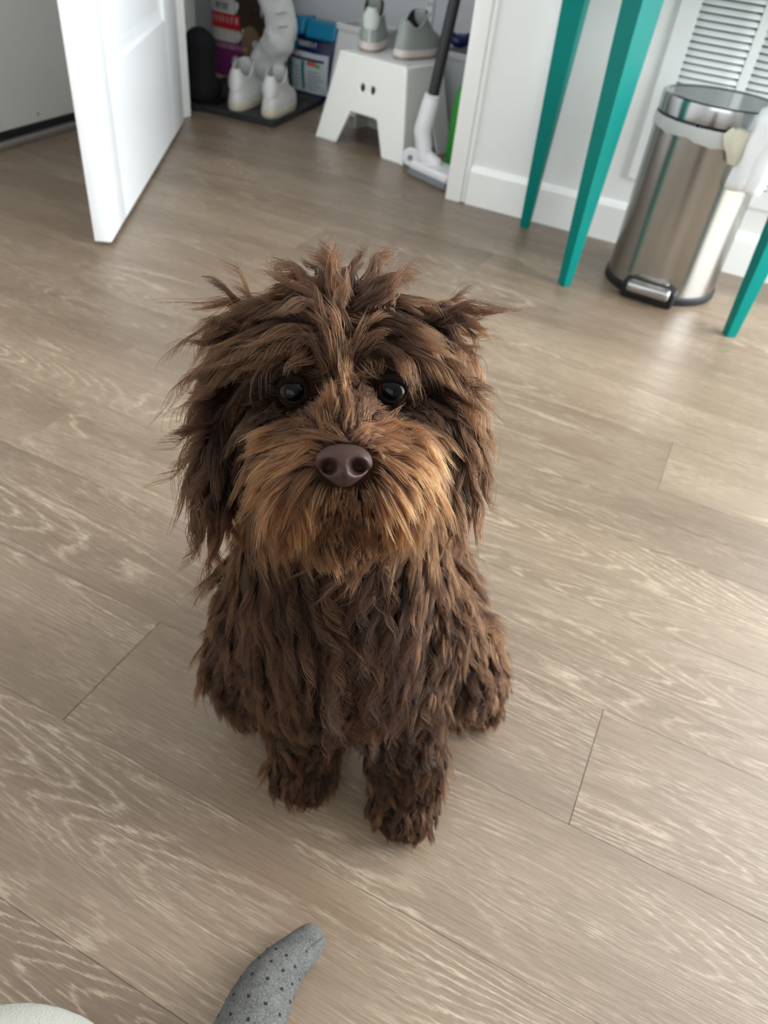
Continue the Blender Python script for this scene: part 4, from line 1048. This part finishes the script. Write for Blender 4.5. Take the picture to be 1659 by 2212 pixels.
# muzzle: long straight tan whiskers sweeping outwards and down
for s in (-1, 1):
    c0 = 743
    for du, v, dx, dy, lift, ln, tn in (
        (45, 970, .90, -.25, .26, .014, .92), (80, 955, .92, -.20, .28, .020, .95), (115, 935, .92, -.05, .28, .024, .95), (150, 940, .88, .35, .28, .027, .95), (185, 965, .70, .70, .26, .028, .9),
        (70, 995, .90, .35, .30, .024, .98), (105, 1000, .82, .55, .32, .028, 1), (145, 1000, .68, .73, .32, .031, 1), (185, 1020, .45, .88, .28, .030, .9),
        (75, 1035, .66, .75, .34, .028, 1), (115, 1045, .52, .85, .34, .031, 1), (150, 1060, .38, .92, .32, .032, 1), (185, 1080, .25, .96, .26, .029, .85),
        (60, 1070, .36, .93, .30, .016, 1), (95, 1090, .34, .94, .32, .026, .95), (135, 1105, .22, .97, .30, .029, .9), (175, 1130, .15, 1, .24, .026, .75),
        (38, 1072, .20, .98, .22, .009, .9), (18, 1080, .08, 1, .16, .0065, .85)):
        g(c0+s*du, v, s*dx*(0.8 if du > 100 else 1), dy, lift*(.85 if du > 100 else 1), ln*(.74 if du > 140 else (.80 if du > 90 else .9)), min(1, tn+.04), .0010, .7, .24)
    for du, v, dx, dy, ln, tn in ((15, 1150, .05, 1, .020, .70), (45, 1150, .12, 1, .021, .65), (70, 1160, .22, .97, .021, .5), (30, 1190, .1, 1, .020, .5)):
        g(c0+s*du, v, s*dx, dy, .26, ln*.58, min(1, tn+.12), .0010, .8, .22)
    # cheek hollow below the eyes, dark and shorter
    for du, v, dx, dy, ln in ((118, 893, .85, .2, .010), (160, 890, .8, .45, .016), (195, 895, .6, .75, .022), (222, 940, .4, .9, .028), (240, 1030, .25, .97, .030), (235, 1110, .15, 1, .030), (205, 1175, .1, 1, .028)):
        g(738+s*du, v, s*dx, dy, .30, ln, .12, .002, 1.2, .7)
    # brow tufts that overhang the eyes and sweep to the sides
    for du, v, dx, dy, lift, ln in ((68, 795, .30, .35, .62, .014), (95, 792, .48, .50, .70, .023), (125, 790, .66, .58, .66, .030), (155, 790, .72, .66, .56, .034), (185, 815, .58, .80, .46, .038), (60, 745, .35, .25, .55, .020), (110, 735, .7, .45, .55, .034), (160, 745, .8, .55, .50, .038)):
        g(738+s*du, v, s*dx, dy, lift, ln, .22, .003, 1.2, .85)
# eye surrounds kept short
for (u, v, d) in EYES:
    for k in range(10):
        a = 2*math.pi*k/10; g(u+46*math.cos(a), v+44*math.sin(a), math.cos(a), math.sin(a)*0.8, .12, .0045 if math.sin(a) > -0.3 else .008, .10, 0, 1, .3)
# crown and forehead
for u, v, dx, dy, lift, ln, amp in ((738, 720, -.05, -.9, .45, .030, .003), (690, 700, -.7, .15, .58, .036, .004), (790, 700, .65, .1, .58, .036, .004), (640, 690, -.9, .25, .52, .040, .004), (840, 690, .85, .25, .52, .040, .004),
                               (738, 650, 0, -.8, .65, .034, .004), (680, 640, -.7, -.55, .58, .036, .004), (800, 640, .7, -.5, .58, .036, .004), (738, 610, 0, -1, .60, .038, .003), (700, 605, -.45, -.9, .55, .036, .003), (790, 605, .6, -.75, .55, .038, .003),
                               (620, 640, -.9, -.05, .50, .038, .004), (560, 690, -.9, .30, .48, .040, .005), (860, 640, .9, -.2, .50, .044, .004), (910, 690, .9, .15, .48, .042, .004),
                               (550, 700, -.85, .15, .42, .028, .004), (590, 680, -.85, -.15, .42, .028, .004), (926, 700, .85, .15, .42, .028, .004), (886, 680, .85, -.15, .42, .028, .004), (515, 730, -.8, .45, .40, .030, .004), (960, 730, .8, .45, .40, .030, .004),
                               (540, 760, -.75, .6, .45, .042, .005), (590, 740, -.8, .5, .5, .040, .005), (940, 760, .65, .7, .45, .040, .005), (890, 740, .7, .6, .5, .038, .005)):
    g(u, v, dx, dy, lift*.86, ln*.92, .20, amp, 1.2, .93)
# ears
for u, v, dx, dy, ln in ((510, 720, -.8, .55, .031), (480, 780, -.75, .65, .034), (455, 850, -.70, .70, .036), (450, 930, -.65, .75, .037), (450, 1000, -.55, .83, .036), (455, 1060, -.35, .93, .033), (500, 860, -.55, .83, .033), (500, 960, -.45, .9, .034), (500, 1050, -.3, .95, .031),
                         (965, 720, .75, .5, .030), (1000, 790, .62, .75, .031), (1015, 870, .45, .88, .034), (1015, 950, .30, .95, .034), (1005, 1040, .15, 1, .028), (960, 860, .25, .95, .031), (960, 960, .15, 1, .030), (960, 1050, .05, 1, .027)):
    g(u, v, dx, dy, .27, ln, .10, .0040, 1.3, .95)
# throat, chest, shoulders
for v in range(1230, 1660, 60):
    for u in range(460, 1060, 70):
        t = (u-745)/300
        g(u, v, .40*t*abs(t)+.05*math.sin(u*.13+v*.07), 1, .34 if v < 1300 else .26, (.030 if v < 1250 else .052) if v < 1430 and abs(t) < .62 else ( (.034 if v < 1520 else .022)) if abs(t) < .62 or v < 1280 else .026, .12, .0043, 1.3, .98)
# forelegs and paws
for u, v, ln in ((600, 1640, .020), (655, 1640, .020), (710, 1640, .020), (610, 1690, .018), (660, 1700, .017), (710, 1700, .017), (650, 1730, .012),
                 (810, 1680, .020), (865, 1680, .020), (920, 1680, .020), (815, 1740, .017), (865, 1750, .016), (915, 1740, .017), (865, 1795, .012), (830, 1790, .012), (900, 1790, .012)):
    g(u, v, 0.02*((u*7) % 5-2), 1, .24, ln*.80, .34, .0022, 1.3, .80)
# haunches and hind foot
for u, v, dx, ln in ((1070, 1400, .35, .018), (1080, 1440, .3, .017), (1090, 1480, .2, .015), (1040, 1380, .45, .026), (1060, 1450, .4, .024), (1030, 1510, .25, .020), (990, 1500, .1, .024), (1050, 1550, .15, .012), (1010, 1440, .3, .028), (460, 1400, -.3, .024), (470, 1470, -.2, .020), (510, 1520, 0, .018), (540, 1570, 0, .014), (560, 1480, -.05, .024)):
    g(u, v, dx, 1, .30, ln, .26, .003, 1.3, .88)
# unseen sides: nape, back, rump, tail
for p, d3, ln in (((-0.19, 0.42, 0.47), (0, .3, -1), .035), ((-0.24, 0.36, 0.42), (-.4, 0, -1), .036), ((-0.10, 0.42, 0.42), (.4, 0, -1), .036), ((-0.19, 0.45, 0.36), (0, .3, -1), .036), ((-0.19, 0.52, 0.22), (0, .5, -1), .034), ((-0.19, 0.60, 0.14), (0, .6, -1), .034), ((-0.30, 0.50, 0.12), (-.4, 0, -1), .032), ((-0.08, 0.52, 0.12), (.4, 0, -1), .030), ((-0.19, 0.62, 0.06), (0, .5, -1), .028)):
    h = body_bvh.find_nearest(Vector(p)); d = Vector(d3).normalized(); G.append((*h[0], *d, .36, ln, .1, .005, 2.0, .85))
G = np.array(G)

# ---- roots
body_me.calc_loop_triangles()
tri = np.empty(len(body_me.loop_triangles)*3, dtype=np.int64); body_me.loop_triangles.foreach_get('vertices', tri); tri = tri.reshape(-1, 3)
vn = np.empty(len(body_me.vertices)*3); body_me.vertices.foreach_get('normal', vn); vn = vn.reshape(-1, 3)
A, B, C3 = vco[tri[:, 0]], vco[tri[:, 1]], vco[tri[:, 2]]
area = 0.5*np.linalg.norm(np.cross(B-A, C3-A), axis=1); cen = (A+B+C3)/3
eyes_np = np.array([list(p) for p in eye_pts]); nose_np = np.array(list(NC))
head_w = np.clip((cen[:, 2]-0.30)/0.06, 0, 1)                       # denser coat on the head
campos = np.array([0, 0, CAM_H]); fn = np.cross(B-A, C3-A); fn /= np.linalg.norm(fn, axis=1)[:, None]+1e-12
muzz_w = np.exp(-(np.linalg.norm(cen-(nose_np+np.array(list(-0.004*CU+0.024*CF))), axis=1)/0.045)**4)
leg_w = np.clip((0.10-cen[:, 2])/0.04, 0, 1)
dens = area*(1+0.9*head_w+4.6*muzz_w+1.5*leg_w)*np.where(cen[:, 2] < 0.004, 0, 1)*np.where((cen[:, 1] > 0.50) & (cen[:, 0] < -0.08), 0.55, 1)
def sample(n, w):
    cdf = np.cumsum(w); cdf /= cdf[-1]
    idx = np.searchsorted(cdf, rng.random(n)); r1 = np.sqrt(rng.random(n)); r2 = rng.random(n)
    a, b_, c = (1-r1)[:, None], (r1*(1-r2))[:, None], (r1*r2)[:, None]
    P = a*vco[tri[idx, 0]]+b_*vco[tri[idx, 1]]+c*vco[tri[idx, 2]]; N_ = a*vn[tri[idx, 0]]+b_*vn[tri[idx, 1]]+c*vn[tri[idx, 2]]
    return P, N_/np.linalg.norm(N_, axis=1)[:, None]
mouth_np = np.array([list(mouth_pts[i].lerp(mouth_pts[i+1], t)) for i in range(6) for t in (0, .25, .5, .75)])
def keep(P):
    k = np.ones(len(P), bool)
    k &= np.min(np.linalg.norm(P[:, None, :]-mouth_np[None], axis=2), axis=1) > 0.0030
    for e in eyes_np: k &= np.linalg.norm(P-e, axis=1) > 0.0108
    k &= np.linalg.norm((P-nose_np) @ np.array(HROT) * np.array([1/0.0150, 1/0.0118, 1/0.020]), axis=1) > 1.0
    return k
def groom(P, K=5):
    """inverse-distance blend of the nearest guides"""
    out = np.empty((len(P), G.shape[1]-3))
    for s in range(0, len(P), 4000):
        D = np.linalg.norm(P[s:s+4000, None, :]-G[None, :, :3], axis=2)
        ix = np.argpartition(D, K, axis=1)[:, :K]; d = np.take_along_axis(D, ix, 1)
        w = 1/(d+0.003)**3; w /= w.sum(1, keepdims=True)
        out[s:s+4000] = (G[ix, 3:]*w[:, :, None]).sum(1)
    return out
NS = 16
def make_strands(P, N_, a, seed):
    r = np.random.default_rng(seed); n = len(P)
    d = a[:, :3]; lift, ln, tan, amp, fq, cl = (a[:, i] for i in range(3, 9))
    d = d + np.where(P[:, 2] < 0.32, 0.10, 0.19)[:, None]*r.normal(size=(n, 3)); t = d-N_*(d*N_).sum(1)[:, None]
    fall = np.array([0, 0, -0.8])+0.6*np.array(CF); fall = fall-N_*(N_ @ fall)[:, None]      # where the comb meets the skin head-on, hair falls back and down
    t = t + fall*np.clip(1.0-np.linalg.norm(t, axis=1)/0.55, 0, 1)[:, None]*1.2; t /= np.linalg.norm(t, axis=1)[:, None]+1e-9
    lift = np.clip(lift+0.10*r.normal(size=n), 0.03, 0.95)
    ln = ln*np.clip(1+0.20*r.normal(size=n), 0.5, 1.6)
    up_hair = np.clip(-(d @ np.array(-CU)), 0, 1)              # hair combed upwards resists gravity
    pts = np.empty((n, NS, 3)); p = P.copy(); pts[:, 0] = p
    grav = np.array([0, 0, -1.0]); step = (ln/(NS-1))[:, None]
    ph = r.random(n)*6.283; ph2 = r.random(n)*6.283
    side = np.cross(N_, t)
    for k in range(1, NS):
        s = (k-0.5)/(NS-1)
        dirv = N_*(lift*(1.25-1.15*s))[:, None] + t*(1-lift*0.6)[:, None] + grav*((0.34+0.62*np.clip(tan-0.3, 0, 1))*s*(1-0.85*up_hair))[:, None]
        dirv /= np.linalg.norm(dirv, axis=1)[:, None]
        p = p+dirv*step; pts[:, k] = p
    s = np.linspace(0, 1, NS)[None, :]
    env = np.minimum(1, s*1.8)
    w1 = (amp[:, None]*env*np.sin(6.283*fq[:, None]*s*(ln/0.034)[:, None]+ph[:, None])); w2 = (0.35*amp[:, None]*env*np.cos(6.283*fq[:, None]*s*(ln/0.034)[:, None]*0.9+ph2[:, None]))
    pts += side[:, None, :]*w1[:, :, None] + N_[:, None, :]*w2[:, :, None]
    pts[:, 0] = P
    # keep strands outside the body and above the floor
    for i in range(n):
        for k in range(2, NS):
            q = Vector(pts[i, k]); h = body_bvh.find_nearest(q, 0.02)
            if h[0] is not None:
                dd = (q-h[0]).dot(h[1])
                if dd < 0.0016: pts[i, k] = np.array(h[0]+h[1]*(0.0018+0.0012*k/NS))
    for _ in range(2):
        pts[:, 1:-1] = 0.5*pts[:, 1:-1]+0.25*(pts[:, :-2]+pts[:, 2:])
    pts[:, :, 2] = np.maximum(pts[:, :, 2], 0.0012)
    return pts

NGUIDE, NSUB, NHAIR = 4200, 22000, 200000
from mathutils.kdtree import KDTree
def nearest(P, Q):
    kd = KDTree(len(Q))
    for i, p in enumerate(Q): kd.insert(p, i)
    kd.balance(); return np.array([kd.find(p)[1] for p in P])
def follow(P, a, GP, Ga, Gs, strength, power, spread, loose_p, seed, bias=0.0):
    """strands that copy their lock's shape and gather towards its tip"""
    r = np.random.default_rng(seed); n = len(P); near = nearest(P, GP); s = np.linspace(0, 1, NS)
    gs = Gs[near]; rel = gs-gs[:, :1]
    lf = np.clip(1+0.13*r.normal(size=n), 0.5, 1.3)*np.clip(a[:, 4]/(Ga[near, 4]+1e-6), 0.3, 1.3)
    loose = r.random(n) < loose_p
    cl = np.clip(a[:, 8]*strength+0.06*r.normal(size=n), 0, 0.97); cl[loose] *= 0.2
    off = P-GP[near]
    cs = np.power(s[None, :], power)*cl[:, None]
    H = P[:, None, :] + rel*lf[:, None, None] - off[:, None, :]*cs[:, :, None]
    fr = r.normal(size=(n, 2, 3))*np.where(loose, spread*3.5, spread)[:, None, None]
    H += fr[:, :1]*(s[None, :, None]) + fr[:, 1:]*np.sin(s*5.0+1)[None, :, None]*s[None, :, None]
    H[:, 0] = P; H[:, :, 2] = np.maximum(H[:, :, 2], 0.001)
    return H, near
GP, GN = sample(NGUIDE, dens*np.where((cen[:, 2] < 0.30) & (cen[:, 2] > 0.09), 1.15, 1.0)); k = keep(GP); GP, GN = GP[k], GN[k]
Ga = groom(GP); Gs = make_strands(GP, GN, Ga, 3)
SP, SN = sample(NSUB, dens); k = keep(SP); SP, SN = SP[k], SN[k]
Sa = groom(SP); Ss, s_near = follow(SP, Sa, GP, Ga, Gs, 0.96, 0.55, 0.0007, 0.03, 21)
HP, HN = sample(NHAIR, dens); k = keep(HP); HP, HN = HP[k], HN[k]
Ha = groom(HP); H, near = follow(HP, Ha, SP, Sa, Ss, 0.80, 0.7, 0.00036, 0.035, 22)
# hair trimmed where it would hang straight in front of the eyes
for e in eyes_np:
    ax = campos-e; ax /= np.linalg.norm(ax); rel = H-e
    tt = rel @ ax; dist = np.linalg.norm(rel-tt[:, :, None]*ax, axis=2)
    hit = ((dist < 0.0078) & (tt > 0.0) & (tt < 0.06)).any(1)
    H[hit] = H[hit][:, :1] + (H[hit]-H[hit][:, :1])*0.30
r = np.random.default_rng(5); n = len(HP); s = np.linspace(0, 1, NS)

# ---- colour of each hair: chocolate coat, tan muzzle, sun-faded tips
tanv = np.clip(Ha[:, 5]+0.10*r.normal(size=n), 0, 1)
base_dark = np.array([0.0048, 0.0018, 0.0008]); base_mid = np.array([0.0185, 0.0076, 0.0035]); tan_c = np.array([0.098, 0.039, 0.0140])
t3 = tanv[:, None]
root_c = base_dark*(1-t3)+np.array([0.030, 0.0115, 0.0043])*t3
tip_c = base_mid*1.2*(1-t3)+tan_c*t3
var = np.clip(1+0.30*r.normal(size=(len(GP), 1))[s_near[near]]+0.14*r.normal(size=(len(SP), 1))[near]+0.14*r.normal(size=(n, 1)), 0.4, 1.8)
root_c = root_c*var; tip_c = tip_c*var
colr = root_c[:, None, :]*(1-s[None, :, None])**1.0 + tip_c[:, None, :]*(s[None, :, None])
rad = (0.000165*(1-0.72*s[None, :]**1.5))*np.clip(1+0.2*r.normal(size=(n, 1)), 0.6, 1.5)

def hair_mat():
    m = bpy.data.materials.new('dog_hair'); m.use_nodes = True; nt = m.node_tree; nt.nodes.clear()
    out = nt.nodes.new('ShaderNodeOutputMaterial'); h = nt.nodes.new('ShaderNodeBsdfHairPrincipled')
    h.parametrization = 'COLOR'; h.inputs['Roughness'].default_value = 0.46; h.inputs['Radial Roughness'].default_value = 0.70; h.inputs['IOR'].default_value = 1.28
    at_ = nt.nodes.new('ShaderNodeAttribute'); at_.attribute_name = 'hair_tint'
    nt.links.new(at_.outputs['Color'], h.inputs['Color']); nt.links.new(h.outputs[0], out.inputs['Surface'])
    return m
M_hair = hair_mat()
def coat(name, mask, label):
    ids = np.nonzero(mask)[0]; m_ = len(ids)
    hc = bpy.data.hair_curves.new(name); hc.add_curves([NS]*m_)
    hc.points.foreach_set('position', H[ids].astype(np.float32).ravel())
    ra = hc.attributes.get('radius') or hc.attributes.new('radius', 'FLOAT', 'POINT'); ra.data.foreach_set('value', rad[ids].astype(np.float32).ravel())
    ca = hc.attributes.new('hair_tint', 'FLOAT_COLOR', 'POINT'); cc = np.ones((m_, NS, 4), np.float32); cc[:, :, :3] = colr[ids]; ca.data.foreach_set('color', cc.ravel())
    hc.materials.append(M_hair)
    o = bpy.data.objects.new(name, hc); COL.objects.link(o); o.parent = dog; o.matrix_parent_inverse = DOG_INV
    o['kind'] = 'stuff'; o['label'] = label
    return o
b_ = link('body', body_me, M_skin, dog); b_.matrix_parent_inverse = DOG_INV
hz = HP[:, 2]
muz = tanv > 0.5
head = (~muz) & (hz > 0.315)
legs = (~muz) & (~head) & (hz < 0.085)
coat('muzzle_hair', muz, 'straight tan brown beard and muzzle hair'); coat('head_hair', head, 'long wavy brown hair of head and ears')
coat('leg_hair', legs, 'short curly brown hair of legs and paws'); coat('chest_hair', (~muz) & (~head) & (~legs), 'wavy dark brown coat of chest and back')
